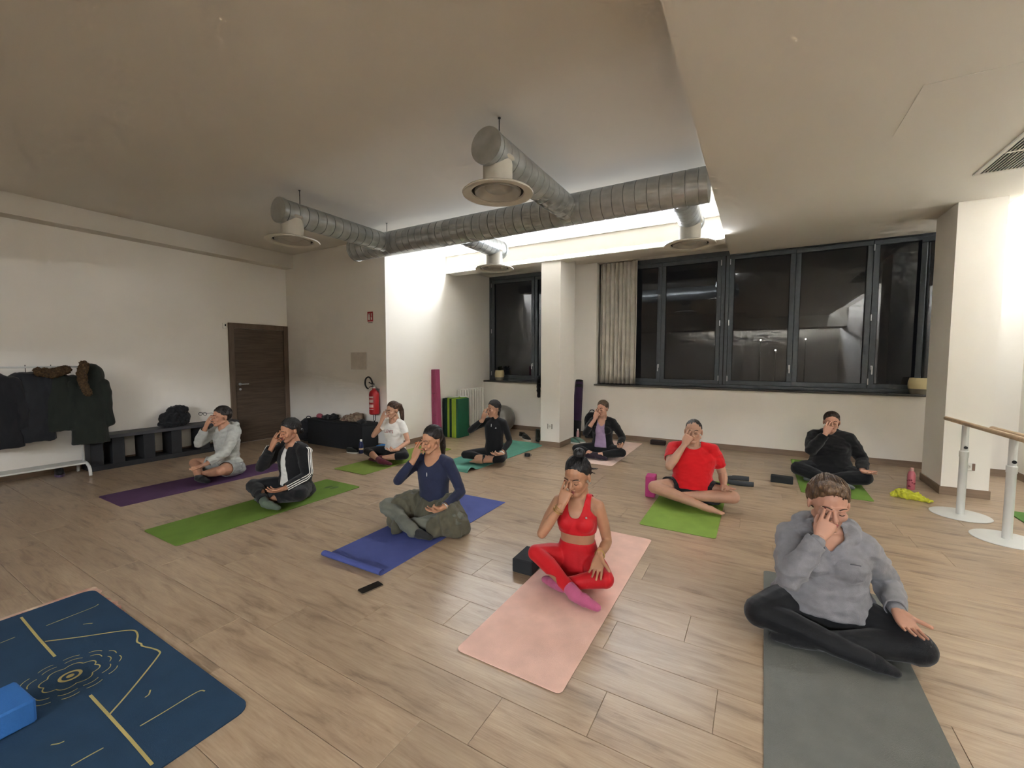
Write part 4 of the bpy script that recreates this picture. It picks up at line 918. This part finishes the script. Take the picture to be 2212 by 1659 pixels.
# ================================================================ blocks, bottles and small things
def block(label, loc, size, rz, m, rx=0):
    o = MB().box(-size[0]/2, size[0]/2, -size[1]/2, size[1]/2, 0, size[2], .008).build('yoga_block', m, None, label=label, cat='yoga block', loc=loc, rotz=math.radians(rz)); return o
foam_black = mat('foam_black', '26282b', .85, var=.12, bump=.15, bscale=300)
block('black foam yoga block on the floor beside the woman in red', (-1.383, 2.63, 0), (.15, .23, .10), 2, foam_black)
block('bright pink foam yoga block beside the man in the red T-shirt', (-.975, 4.72, .006 if 0 else 0), (.10, .15, .23), 4, mat('foam_pink', 'b8417e', .8))
block('black foam yoga block lying left of the rear right green mat', (.29, 6.03, 0), (.23, .10, .08), -3, mat('foam_black2', '24282a', .85))
block('dark brown cork-like block against the back wall', (-1.47, 7.62, 0), (.25, .10, .075), 0, mat('foam_brown', '2f2322', .85))
block('bright blue yoga block lying on the printed dark blue mat', (-2.62, .375, .0071), (.22, .15, .10), 4, mat('foam_blue', '2f6cb4', .75, var=.1, bump=.2, bscale=120))
block('blue foam block behind the knee of the woman with long ponytail', (-5.2, 4.86, 0), (.23, .15, .09), 10, mat('foam_blue2', '2f7cc0', .75))
ph = thing('smartphone', 'black smartphone lying on the floor in front of the blue mat', 'phone', (-2.143, 1.86, 0), math.radians(-12))
MB().prism(rrect(-.036, .036, -.076, .076, .010), .0004, .0075).build('case', mat('phone_frame', '8d7f6d', .4, metal=.5), ph); MB().prism(rrect(-.034, .034, -.074, .074, .009), .0075, .0083).build('screen', mat('phone_glass', '0c0c0e', .12), ph)
cp = thing('travel_cup', 'small black cup lying beside the teal mat edge', 'cup', (-3.02, 5.68, .0), .4)
MB().lathe([(.03, 0), (.042, .004), (.044, .03), (.04, .045), (.03, .048)], 18).build('bowl', 'black_plastic', cp, 40); MB().tube([(.043, 0, .035), (.06, 0, .03), (.062, 0, .015), (.045, 0, .01)], .004, 6).build('handle', 'black_plastic', cp)
# pilates ring style grey loop
lp = thing('fitness_ring', 'dark grey open fitness strap lying behind the man in red', 'fitness ring', (-.20, 5.72, 0), math.radians(-78))
V = []
pts = [(-.14, .16), (-.15, .05), (-.12, -.05), (-.05, -.115), (.03, -.12), (.10, -.06), (.13, .04), (.13, .16)]
P = smooth_curve([(a*.9, b*1.1, .03) for a, b in pts], 5)
MB().tube(P, .010, 8, flat=2.9, up=(0, 0, 1)).xform(Matrix.Diagonal((1, 1, 1, 1))).build('loop', mat('strap_grey', '43474b', .7, bump=.3, bscale=300), lp, True)
MB().tube([p+Vector((0, 0, .026)) for p in P[8:14]], .006, 6).build('buckle', 'silver_metal', lp)
def bottle(label, loc, prof, m, cap, capm, n=20, extra=None):
    b = thing('water_bottle', label, 'bottle', loc); MB().lathe(prof, n).build('body', m, b, 50); MB().lathe(cap, n).build('cap', capm, b, 50)
    if extra: extra(b)
    return b
pkb = mat('bottle_pink', 'c9727c', .4); pkd = mat('bottle_dots', '7d2f3f', .5)
def dots(b):
    random.seed(3)
    for k in range(16):
        a = random.uniform(0, 2*PI); z = random.uniform(.03, .12)
        MB().lathe([(.0085, .0), (.0085, .0015), (0, .002)], 8).xform(Matrix.Rotation(a, 4, 'Z')@Matrix.Translation((.0355, 0, z))@Matrix.Rotation(PI/2, 4, 'Y')).build('printed_dot', pkd, b)
bottle('pink dotted water bottle standing by the right pillar', (1.565, 6.47, 0), [(.033, 0), (.036, .004), (.036, .165), (.03, .195), (.018, .215)], pkb, [(.019, .214), (.019, .245), (.014, .25), (0, .25)], mat('cap_pale_pink', 'dca79c', .5), extra=dots)
bottle('dark blue water bottle standing in front of the black chest', (-5.37, 4.53, 0), [(.03, 0), (.034, .004), (.034, .13), (.028, .165), (.018, .19)], mat('bottle_navy', '1f2a52', .35), [(.018, .19), (.018, .22), (.008, .225), (0, .225)], 'white_plastic',
       extra=lambda b: MB().lathe([(.0345, .06), (.0348, .062), (.0348, .085), (.0345, .087)], 20).build('label_band', mat('label_cream', 'c9b694', .6), b))
bottle('small clear pink bottle at the foot of the left pillar', (-2.80, 7.22, 0), [(.024, 0), (.027, .004), (.027, .15), (.02, .18), (.012, .195)], mat('bottle_blush', 'b9908e', .3), [(.014, .195), (.014, .22), (0, .222)], 'white_plastic')
# cloth heaps
def sheet(name, label, cat, loc, rx, ry, h, m, seed, rz=0, arms=(), n=64, rings=22):
    V = [(0, 0, h*(1.25-2*abs(mnoise.noise(Vector((0, 0, seed*3.1)))))*.9)]; F = []
    for i in range(1, rings+1):
        q = i/rings
        for k in range(n):
            a = 2*PI*k/n; R = 1+.28*mnoise.noise(Vector((math.cos(a)*1.6, math.sin(a)*1.6, seed)))+.10*mnoise.noise(Vector((math.cos(a)*5, math.sin(a)*5, seed+9)))
            for aa, ln, wd in arms: R += ln*math.exp(-(((a-aa+PI) % (2*PI)-PI)/wd)**2)
            x, y = math.cos(a)*q*R*rx, math.sin(a)*q*R*ry
            p = Vector((x*11/max(rx, .12)*.12, y*11/max(rx, .12)*.12, seed*3.1)); d = abs(mnoise.noise(p)); d2 = abs(mnoise.noise(p*2.3))
            z = h*(1-q**2.2)*(1.25-2.0*d)+h*.35*(1-q**4)*(.7-d2)
            V.append((x, y, max(.002+.004*(1-d2), z)))
    for k in range(n): F.append((0, 1+k, 1+(k+1) % n))
    for i in range(rings-1):
        for k in range(n): F.append((1+i*n+k, 1+(i+1)*n+k, 1+(i+1)*n+(k+1) % n, 1+i*n+(k+1) % n))
    o = MB().add(V, F).build(name, m, None, True, label=label, cat=cat, loc=loc, rotz=rz); q = o.modifiers.new('thickness', 'SOLIDIFY'); q.thickness = .0015; q.offset = 1; return o
def heap(name, label, cat, loc, blobs, m, seed, amp=.02, fr=(14, 14, 10), vox=.007, rz=0):
    b = Blob()
    for a in blobs:
        if len(a) == 2: b.ell(*a)
        else: b.cone(*a)
    V, F = remesh(b, vox, 3); V = folds(V, F, amp, fr, seed); V[:, 2] = np.maximum(V[:, 2], .0008)
    o = mobj(name, to_mesh(name, [(V, F)]), m, None, label=label, cat=cat, loc=loc); o.rotation_euler = (0, 0, rz); return o
yl = cloth('towel_yellow', 'c3c43a', var=.12)
heap('towel', 'crumpled bright yellow towel on the floor near the right pillar', 'towel', (1.46, 6.03, 0), [((-.05, .03, .035), (.085, .06, .045)), ((.0, -.02, .03), (.09, .06, .05)), ((.05, .0, .025), .03, (.15, -.05, .012), .014), ((.05, -.03, .02), .026, (.13, -.1, .01), .013), ((-.1, .04, .02), .035, (-.13, .0, .015), .03)], yl, 3, .034, (24, 24, 18), .005)
heap('folded_strap', 'orange folded strap on the floor behind the ponytail woman', 'strap', (-5.06, 5.5, 0), [((0, 0, .018), (.08, .05, .02)), ((.06, .0, .015), .018, (.2, .06, .01), .012), ((-.05, .02, .015), .02, (-.1, .06, .01), .015)], mat('strap_orange', 'd3774a', .8), 5, .012)
heap('scarf', 'crumpled beige patterned scarf on the black chest', 'scarf', (-5.83, 4.76, .4455), [((0, 0, .05), (.2, .1, .06)), ((.1, .02, .075), (.11, .09, .065)), ((-.16, -.02, .02), (.1, .08, .03))], mat('scarf_beige', '9b8d76', .9, vscale=22, col2='6b4a40'), 7, .04, (12, 12, 10))
heap('cloth_pouch', 'black cloth bag at the front right of the chest', 'bag', (-5.50, 4.66, .4455), [((0, 0, .025), (.1, .05, .03)), ((.03, .0, .035), (.06, .04, .035))], black2, 8, .02)
heap('jacket', 'dark bundled jacket lying on the left of the chest', 'jacket', (-6.40, 4.75, .4455), [((0, 0, .03), (.16, .1, .035)), ((.05, .02, .045), (.1, .08, .04))], black2, 9, .03)
heap('cap', 'small pink knitted cap left of the bundled jacket', 'cap', (-6.67, 4.74, .4455), [((0, 0, .035), (.06, .055, .04)), ((.04, 0, .015), (.05, .045, .015))], mat('knit_pink', 'a85a66', .9), 4, .012)
# chest under the extinguisher
ch = thing('storage_chest', 'long black box chest against the grey wall under the extinguisher', 'chest', (-6.11, 4.755, 0))
MB().box(-.70, .70, -.16, .16, .0, .415, .004).build('body', mat('chest_black', '1d1f22', .75, var=.2), ch); MB().box(-.705, .705, -.165, .165, .417, .445, .004).build('lid', 'chest_black', ch); MB().box(.18, .184, -.1615, -.16, .01, .41).build('joint', 'dark_gap', ch)
# fire extinguisher
ex = thing('fire_extinguisher', 'red fire extinguisher hung on the wall above the black chest', 'fire extinguisher', (-5.40, 4.835, .58))
rp = mat('extinguisher_red', 'a51c22', .35, var=.05)
MB().lathe([(.0, 0), (.06, .0), (.078, .012), (.08, .03), (.08, .33), (.07, .37), (.045, .395), (.028, .405), (.026, .43)], 24).build('cylinder', rp, ex, 40)
MB().lathe([(.028, .43), (.028, .455), (.018, .46), (.018, .475)], 14).box(-.012, .012, -.06, .02, .475, .49, .003).build('valve', 'silver_metal', ex)
MB().tube([(0, .01, .495), (.0, -.05, .505), (0, -.1, .53)], .009, 6).tube([(0, -.0, .465), (0, -.06, .46), (0, -.1, .45)], .007, 6).build('lever', 'black_plastic', ex)
MB().tube(smooth_curve([(-.02, 0, .465), (-.03, -.02, .56), (-.08, -.03, .61), (-.15, -.03, .58), (-.17, -.03, .5), (-.14, -.03, .44), (-.1, -.03, .42)], 6), .013, 8).build('hose', 'black_plastic', ex, True)
for z0, z1 in ((.275, .3), (.2, .25), (.12, .17), (.085, .095)):
    n = 10; V = [(.0807*math.cos(a), .0807*math.sin(a), z) for z in (z0, z1) for a in np.linspace(-2.5, -.9, n)]
    MB().add(V, [(i, i+1, n+i+1, n+i) for i in range(n-1)]).build('label_strip', mat('label_pale', 'd9b9b2', .6), ex)
MB().box(-.03, .03, .078, .095, .1, .42).build('bracket', 'silver_metal', ex)
MB().tube([(-.02, 0, -.005), (-.02, 0, -.1)], .006, 6).tube([(.02, 0, -.005), (.02, 0, -.1)], .006, 6).lathe([(.05, -.135), (.05, -.125)], 16).tube([(0, 0, -.1), (0, 0, -.13)], .012).build('stand', 'black_plastic', ex)
# backpack left of the chest
def backpack(label, loc, rz, m, w=.3, d=.2, h=.42, strap=None):
    b = thing('backpack', label, 'backpack', loc, rz)
    bl = Blob(); bl.loft([(0, 0, .02, w*.46, d*.45), (0, 0, .1, w*.5, d*.5), (0, 0, h*.6, w*.48, d*.46), (0, .01, h*.85, w*.4, d*.38), (0, .02, h*.98, w*.22, d*.2)], p=3); bl.loft([(0, -d*.45, .05, w*.36, d*.18), (0, -d*.5, .12, w*.38, d*.2), (0, -d*.45, h*.45, w*.34, d*.16)], p=3)
    V, F = remesh(bl, .01, 3); V = folds(V, F, .012, (8, 8, 8), 3); mobj('bag_body', to_mesh('bag_body', [(V, F)]), m, b)
    MB().tube(smooth_curve([(-.05, .04, h*.95), (-.03, .04, h*1.05), (.03, .04, h*1.05), (.05, .04, h*.95)], 5), .008).build('handle', m, b, True)
    for s in (-1, 1): MB().tube(smooth_curve([(s*w*.3, d*.3, h*.9), (s*w*.42, d*.62, h*.7), (s*w*.4, d*.62, h*.3), (s*w*.4, d*.45, .06)], 5), .016, 8, flat=.4).build('shoulder_strap', strap or m, b, True)
    return b
backpack('dark grey backpack on the floor left of the black chest', (-7.0, 4.72, 0), .3, cloth('bag_grey', '2c2e33'), strap='white_plastic')
bp = backpack('black backpack with white lacing behind the left pillar', (-2.66, 7.58, 0), math.radians(25), black2, .28, .2, .5)
for k in range(6): MB().tube([(.02, -.12, .1+k*.06), (.10, -.115, .12+k*.06)], .007, 6).build('lacing', 'white_plastic', bp)
MB().tube(smooth_curve([(.05, .0, .42), (.07, .0, .53), (.12, 0, .53), (.14, 0, .4)], 6), .012).build('frame_loop', 'black_plastic', bp, True)
# purple mat bag leaning in the corner
pm = thing('rolled_mat_bag', 'purple yoga mat roll in a black-ended bag leaning behind the left pillar', 'mat bag', (-2.93, 7.48, 0))
a0, a1 = Vector((.03, -.12, .02)), Vector((-.02, .17, 1.04)); 
MB().tube([a0, a0.lerp(a1, .5), a1], [.088, .085, .075], 20).build('roll', cloth('mat_bag_purple', '3b2644'), pm, 60); MB().tube([a0.lerp(a1, .9), a0.lerp(a1, 1.04)], [.08, .07], 20).build('end_cap', black2, pm, 60); MB().tube([a0.lerp(a1, 0.005), a0.lerp(a1, .3)], [.091, .09], 20).build('lower_cover', black2, pm, 60)
# shoes
def shoe(label, loc, rz, up, sole, scale=1., tall=0., group=None, roll=0):
    t = thing('shoe', label, 'shoe', loc, math.radians(rz), group); t.scale = (scale,)*3; t.rotation_euler = (math.radians(roll), 0, math.radians(rz))
    b = Blob(); b.loft([(0, 0, .02, .042, .13), (0, .005, .04, .043, .128), (0, .03, .07, .038, .095), (0, .07, .1+tall, .034, .055)], p=2.4); V, F = remesh(b, .006, 3); V = folds(V, F, .004, (20, 20, 20), 2)
    mobj('upper', to_mesh('upper', [(V, F)]), up, t); MB().prism([(.046*math.cos(a)*(1-.12*math.sin(a)), .135*math.sin(a)) for a in np.linspace(0, 2*PI, 21)[:-1]], .0005, .028).build('sole', sole, t)
    MB().tube([(-.02, -.03, .068), (.02, -.02, .075)], .003, 5).tube([(.02, -.03, .068), (-.02, -.01, .08)], .003, 5).build('laces', sole, t); return t
dk = cloth('shoe_dark', '22251f'); ws = mat('sole_white', 'cfcdc4', .6); ds = mat('sole_dark', '15161a', .7)
shoe('dark sneaker with white sole, leftmost by the left pillar', (-3.78, 6.98, 0), 70, dk, ws)
shoe('dark sneaker with white sole beside the green boots', (-3.63, 6.80, 0), 60, dk, ws)
shoe('olive ankle boot standing against the left pillar', (-3.42, 6.86, 0), 35, cloth('boot_olive', '2c2f22'), ds, 1.1, .08); shoe('black boot half hidden by the left pillar', (-3.30, 7.14, 0), 20, black2, ds, 1.1, .12)
shoe('teal sneaker at the right foot of the left pillar', (-2.77, 6.98, 0), 75, mat('shoe_teal', '54786a', .7), ws, .9); shoe('grey-green sneaker behind the teal one', (-2.72, 7.1, 0), 80, mat('shoe_sage', '6f8374', .7), ws, .9)
shoe('dark shoe with pale sole left of the blue bottle', (-5.50, 4.47, 0), 100, dk, ws, .85)
shoe('black shoe under the bench beside the coat rack', (-7.66, 1.72, 0), 80, black2, mat('sole_purple', '5b4a66', .6))
# standing mats by the recess wall
fp = thing('folded_mat', 'tall pink folded gym mat standing against the recess wall', 'gym mat', (-5.20, 6.02, 0))
pinkm = mat('vinyl_pink', 'a3486c', .5, var=.06); 
M_ = Matrix.Rotation(math.radians(-2), 4, 'Y')
MB().box(.005, .07, -.0, .12, 0, 1.29, .008).xform(M_).build('panel', pinkm, fp); MB().box(.072, .14, .0, .12, 0, 1.29, .008).xform(M_).build('panel', pinkm, fp)
for z in (.45, .86): MB().tube([(.03, -.003, z), (.07, -.012, z-.02), (.115, -.003, z)], .006, 6).xform(M_).build('carry_handle', mat('vinyl_pink_dark', '8a3a5c', .5), fp)
gd, gl = mat('vinyl_dark_green', '1f5a40', .45, var=.06), mat('vinyl_lime', '97b53a', .45, var=.06); gk = mat('vinyl_black_green', '12332a', .5)
for i, (x0, cols, lab) in enumerate(((-5.185, (gk, gk), 'leftmost folded gym mat, blackish green, next to the pink one'), (-5.08, (gl, gk), 'middle folded gym mat with lime and dark green panels'), (-4.975, (gl, gl, gd), 'rightmost folded gym mat with a broad dark green face'))):
    f = thing('folded_mat', lab, 'gym mat', (x0, 6.31, 0), 0, 'green folded gym mats')
    for k, m_ in enumerate(cols): MB().box(k*.052, k*.052+.05, .0, .35, 0, .735+.012*((i+k) % 2), .006).build('panel', m_, f)
cd = thing('white_cord', 'white cord lying over the tops of the green folded mats', 'cord', (0, 0, 0))
MB().tube(smooth_curve([(-5.1, 6.36, .762), (-5.0, 6.4, .762), (-4.93, 6.47, .762)], 6), .012, 8).build('cord_length', 'white_plastic', cd, True); MB().tube(smooth_curve([(-4.94, 6.53, .762), (-4.89, 6.57, .762), (-4.84, 6.63, .762)], 6), .013, 8).build('cord_end', 'white_plastic', cd, True)
# radiator
rd = thing('radiator', 'white column radiator on the recess wall', 'radiator', (XE+.05, 6.72, .1))
rw = mat('radiator_white', 'dcd9d0', .4, var=.02)
for k in range(10):
    y = k*.085
    MB().box(0, .09, y, y+.052, .0, .78, .018).build('column', rw, rd)
MB().tube([(.045, -.01, .05), (.045, .86, .05)], .018, 10).tube([(.045, -.01, .73), (.045, .86, .73)], .018, 10).build('manifold', rw, rd); MB().box(.03, .06, .1, .14, -.1, .01).box(.03, .06, .7, .74, -.1, .01).build('foot', rw, rd)
# exercise ball
MB().ell((0, 0, .272), (.272, .272, .272), 40, 26).build('exercise_ball', mat('ball_silver', '85827d', .32, metal=.35, var=.06), None, True, label='silver grey exercise ball in the recess corner', cat='exercise ball', loc=(-4.50, 7.36, 0))
# planters
def leafy(b, m, n, R, h, seed, z0):
    random.seed(seed)
    for i in range(n):
        a = random.uniform(0, 2*PI); L = random.uniform(.6, 1)*R; e = random.uniform(.35, 1.1); w_ = .022
        P = [Vector((math.cos(a)*L*t*math.cos(e)*1.1, math.sin(a)*L*t*math.cos(e), z0+h*math.sin(e)*t*(1.35-.5*t))) for t in (0, .35, .7, 1)]
        s_ = Vector((-math.sin(a), math.cos(a), 0)); V = []
        for p, q in zip(P, (.25, 1, .8, .02)): V += [p-s_*w_*q, p+s_*w_*q-Vector((0, 0, .0)), p+Vector((0, 0, -.004*q))]
        F = []
        for k in range(3): F += [(3*k, 3*k+2, 3*k+5, 3*k+3), (3*k+2, 3*k+1, 3*k+4, 3*k+5)]
        MB().add(V, F).build('leaf', m, b)
cream = mat('pot_cream', 'd6c79a', .5, var=.05); pbase = mat('pot_stone', '8a8578', .6)
lf_ = mat('leaf_dark', '2b3327', .5, var=.3, vscale=20)
for label, loc, R, lv in (('round cream planter with dark leaves on the sill of the narrow window', (-4.87, 7.86, 1.0125), .105, 26), ('cream bowl planter at the right end of the wide sill', (1.93, 7.86, 1.0125), .125, 8)):
    p = thing('planter', label, 'plant pot', loc)
    MB().lathe([(0, 0), (R*.72, 0), (R*.86, .03), (R*.95, .075)], 28).build('base', pbase, p, 50)
    MB().lathe([(R*.95, .076), (R, .12), (R*.98, .17), (R*.86, .225), (R*.8, .225), (R*.85, .19), (0, .19)], 28).build('pot', cream, p, 50)
    MB().lathe([(0, .195), (R*.83, .195)], 20).build('soil', mat('soil', '2a231c', .9, var=.4, vscale=60), p); leafy(p, lf_, lv, .15, .17 if lv > 10 else .04, 5, .2)
# jacket hanging on the far side of the left pillar
heap('jacket', 'dark jacket draped over the sill beside the left pillar', 'jacket', (-3.83, 7.70, .70), [((0, -.02, .04), .035, (0, 0, .33), .05), ((0, .0, .33), .05, (0, .1, .4), .06), ((0, .1, .38), .05, (.02, .14, .55), .04)], black2, 6, .02)
# barre
wd_ = mat('beech', 'b39a7d', .5, var=.15, stretch=(8, 8, 1)); wp = mat('powder_white', 'cfd0cc', .4, var=.03)
def barre(label, posts, ends, h=.885):
    t = thing('ballet_barre', label, 'ballet barre')
    for x, y in posts:
        MB().lathe([(0, 0.0005), (.215, .0005), (.218, .004), (.214, .008), (.03, .011), (0, .011)], 40, (x, y, 0)).build('base', wp, t, 30)
        p = MB().lathe([(.03, .011), (.03, .56), (.0335, .565), (.0335, .62), (.026, .625), (.026, h-.02)], 20, (x, y, 0)).build('post', wp, t, 40)
        MB().lathe([(.0, -.036), (.014, -.036), (.014, -.03), (.011, -.028)], 14, (x, y, .66), 'y').build('knob', 'black_plastic', p); MB().tube([(x, y, h-.03), (x, y, h-.008)], .018, 10).build('saddle', wp, p)
    a, b = Vector((*ends[0], h)), Vector((*ends[1], h)); MB().tube([a, b], .021, 16).build('bar', wd_, t, 60)
    return t
barre('portable ballet barre with round white bases, nearer the window', ((1.725, 5.63), (1.80, 3.93)), ((1.705, 6.05), (1.82, 3.55)))
barre('portable ballet barre with round white bases, nearer the right wall', ((1.83, 5.04), (1.98, 3.3)), ((1.81, 5.36), (2.0, 2.9)))
# bench, bag, coat rack
bn = thing('bench', 'long low black bench against the left wall', 'bench', (0, 0, 0))
bk = mat('bench_black', '232427', .6, var=.15); MB().box(-7.84, -7.5, 1.96, 3.82, .415, .46, .004).build('seat', mat('bench_top', '46464a', .5), bn); MB().box(-7.83, -7.52, 1.97, 3.81, .0, .07, .004).build('plinth', bk, bn)
for y in (1.98, 2.2, 2.54, 2.87, 3.25, 3.62): MB().box(-7.82, -7.515, y, y+.13, .07, .415, .003).build('support', bk, bn)
bg = heap('tote_bag', 'bulging black tote bag standing on the bench', 'bag', (-7.66, 2.98, .4605), [((0, 0, .12), (.1, .2, .13)), ((0, -.02, .05), (.11, .21, .06)), ((0, .04, .24), (.08, .15, .07))], cloth('bag_black', '15161a', rough=.6), 3, .025)
rk = thing('coat_rack', 'white tubular coat rack standing by the left wall', 'coat rack', (0, 0, 0)); RX = -7.46
for y in (1.9, .35):
    MB().tube([(RX, y, .16), (RX, y, 1.39)], .014, 10).build('post', wp, rk, True)
    MB().tube(smooth_curve([(RX-.22, y, .012), (RX-.2, y, .10), (RX-.12, y, .155), (RX, y, .165), (RX+.12, y, .155), (RX+.2, y, .10), (RX+.22, y, .012)], 5), .017, 10).build('foot', wp, rk, True)
MB().tube([(RX, .3, 1.385), (RX, 1.92, 1.385)], .011, 10).build('rail', wp, rk, True); MB().box(RX-.13, RX+.13, .35, 1.9, .155, .175, .005).build('shelf', wp, rk)
def coat(label, y, rz, m, hem, sw=.22, fur=None, hood_=False, seed=1, top=1.34, x=RX):
    t = thing('coat', label, 'coat', (x, y, 0), math.radians(rz)); b = Blob()
    b.loft([(0, 0, hem, sw*1.12, .085), (0, 0, hem+.15, sw*1.08, .085), (0, 0, (hem+top)/2, sw*.98, .08), (0, 0, top-.16, sw*.98, .075), (0, 0, top-.07, sw*.8, .065), (0, 0, top-.02, sw*.4, .05)])
    for s in (-1, 1): b.cone((s*sw*.85, 0, top-.12), .062, (s*sw*1.12, .01, top-.4), .055); b.cone((s*sw*1.12, .01, top-.4), .055, (s*sw*1.14, -.01, max(hem+.1, top-.64)), .045)
    if hood_: b.ell((.06, .02, top+.0), (.10, .1, .15))
    V, F = remesh(b, .011, 4); V = folds(V, F, .022, (9, 9, 3), seed); mobj('shell', to_mesh('shell', [(V, F)]), m, t)
    MB().tube(smooth_curve([(0, 0, top-.02), (0, 0, top+.03), (0, .012, 1.4), (0, .0, 1.41), (0, -.012, 1.4)], 4), .003, 6).build('hanger_hook', 'black_steel', t)
    if fur:
        b = Blob(); b.chain([(V3(*p), q) for p, q in fur]); V, F = remesh(b, .009, 2); V = folds(V, F, .03, (34, 34, 34), seed); mobj('fur_trim', to_mesh('fur_trim', [(V, F)]), mat('fur_brown', '6d5436', .95, vscale=60, col2='382a1c', bump=1, bscale=220), t)
    return t
co = [cloth('coat_black', '15161a', rough=.7), cloth('coat_charcoal', '1a1c20', rough=.65), cloth('coat_green_black', '20251f', rough=.8)]
coat('black coat hanging at the left picture edge on the rack', 1.16, 78, co[0], .46, seed=2); coat('black puffer coat in the middle of the rack', 1.45, 84, co[1], .50, .2, seed=3)
coat('dark green coat with brown fur collar on the rack', 1.66, 80, co[2], .60, .2, fur=[((-.1, -.06, 1.33), .05), ((0, -.09, 1.31), .055), ((.12, -.06, 1.35), .05)], seed=4)
coat('dark parka with fur-trimmed hood on the rack end', 1.97, 86, co[2], .40, .16, fur=[((-.05, -.1, 1.41), .045), ((-.075, -.11, 1.3), .045), ((-.07, -.115, 1.18), .04), ((-.03, -.115, 1.05), .035)], hood_=True, seed=5, top=1.28, x=RX+.06)
# eyeglasses in the raised hand of the man in the hoodie
eg = thing('eyeglasses', 'black framed eyeglasses held up by the man in the grey hoodie', 'eyeglasses', (-5.98, 2.62, .80), math.radians(20))
for s in (-1, 1): MB().tube([(s*.033+.026*math.cos(a), 0, .02*math.sin(a)) for a in np.linspace(0, 2*PI, 20)[:-1]], .0028, 6, closed=True).build('rim', 'black_plastic', eg, True); MB().tube([(s*.06, 0, .008), (s*.066, .06, .006), (s*.064, .12, -.012)], .0025, 6).build('temple', 'black_plastic', eg, True)
MB().tube([(-.008, 0, .004), (.008, 0, .004)], .0025, 6).build('bridge', 'black_plastic', eg)
# distant street lamps outside
for i, (x, y, z) in enumerate(((.1, 40, 3.0), (1.2, 42, 2.2), (3.5, 45, 3.2))):
    sl = thing('street_lamp', ['distant street lamp seen through the window, left one', 'distant street lamp seen through the window, middle one', 'distant street lamp seen through the window, right one'][i], 'street lamp', (x, y, 0), 0, 'street lamps outside')
    MB().ell((0, 0, z), (.055, .055, .055), 10, 6).build('lamp_head', 'street_glow' if 'street_glow' in MATS else emis('street_glow', 4, (1, .95, .85)), sl); MB().tube([(0, .1, -3), (0, .1, z)], .02, 6).build('lamp_post', 'black_steel', sl)
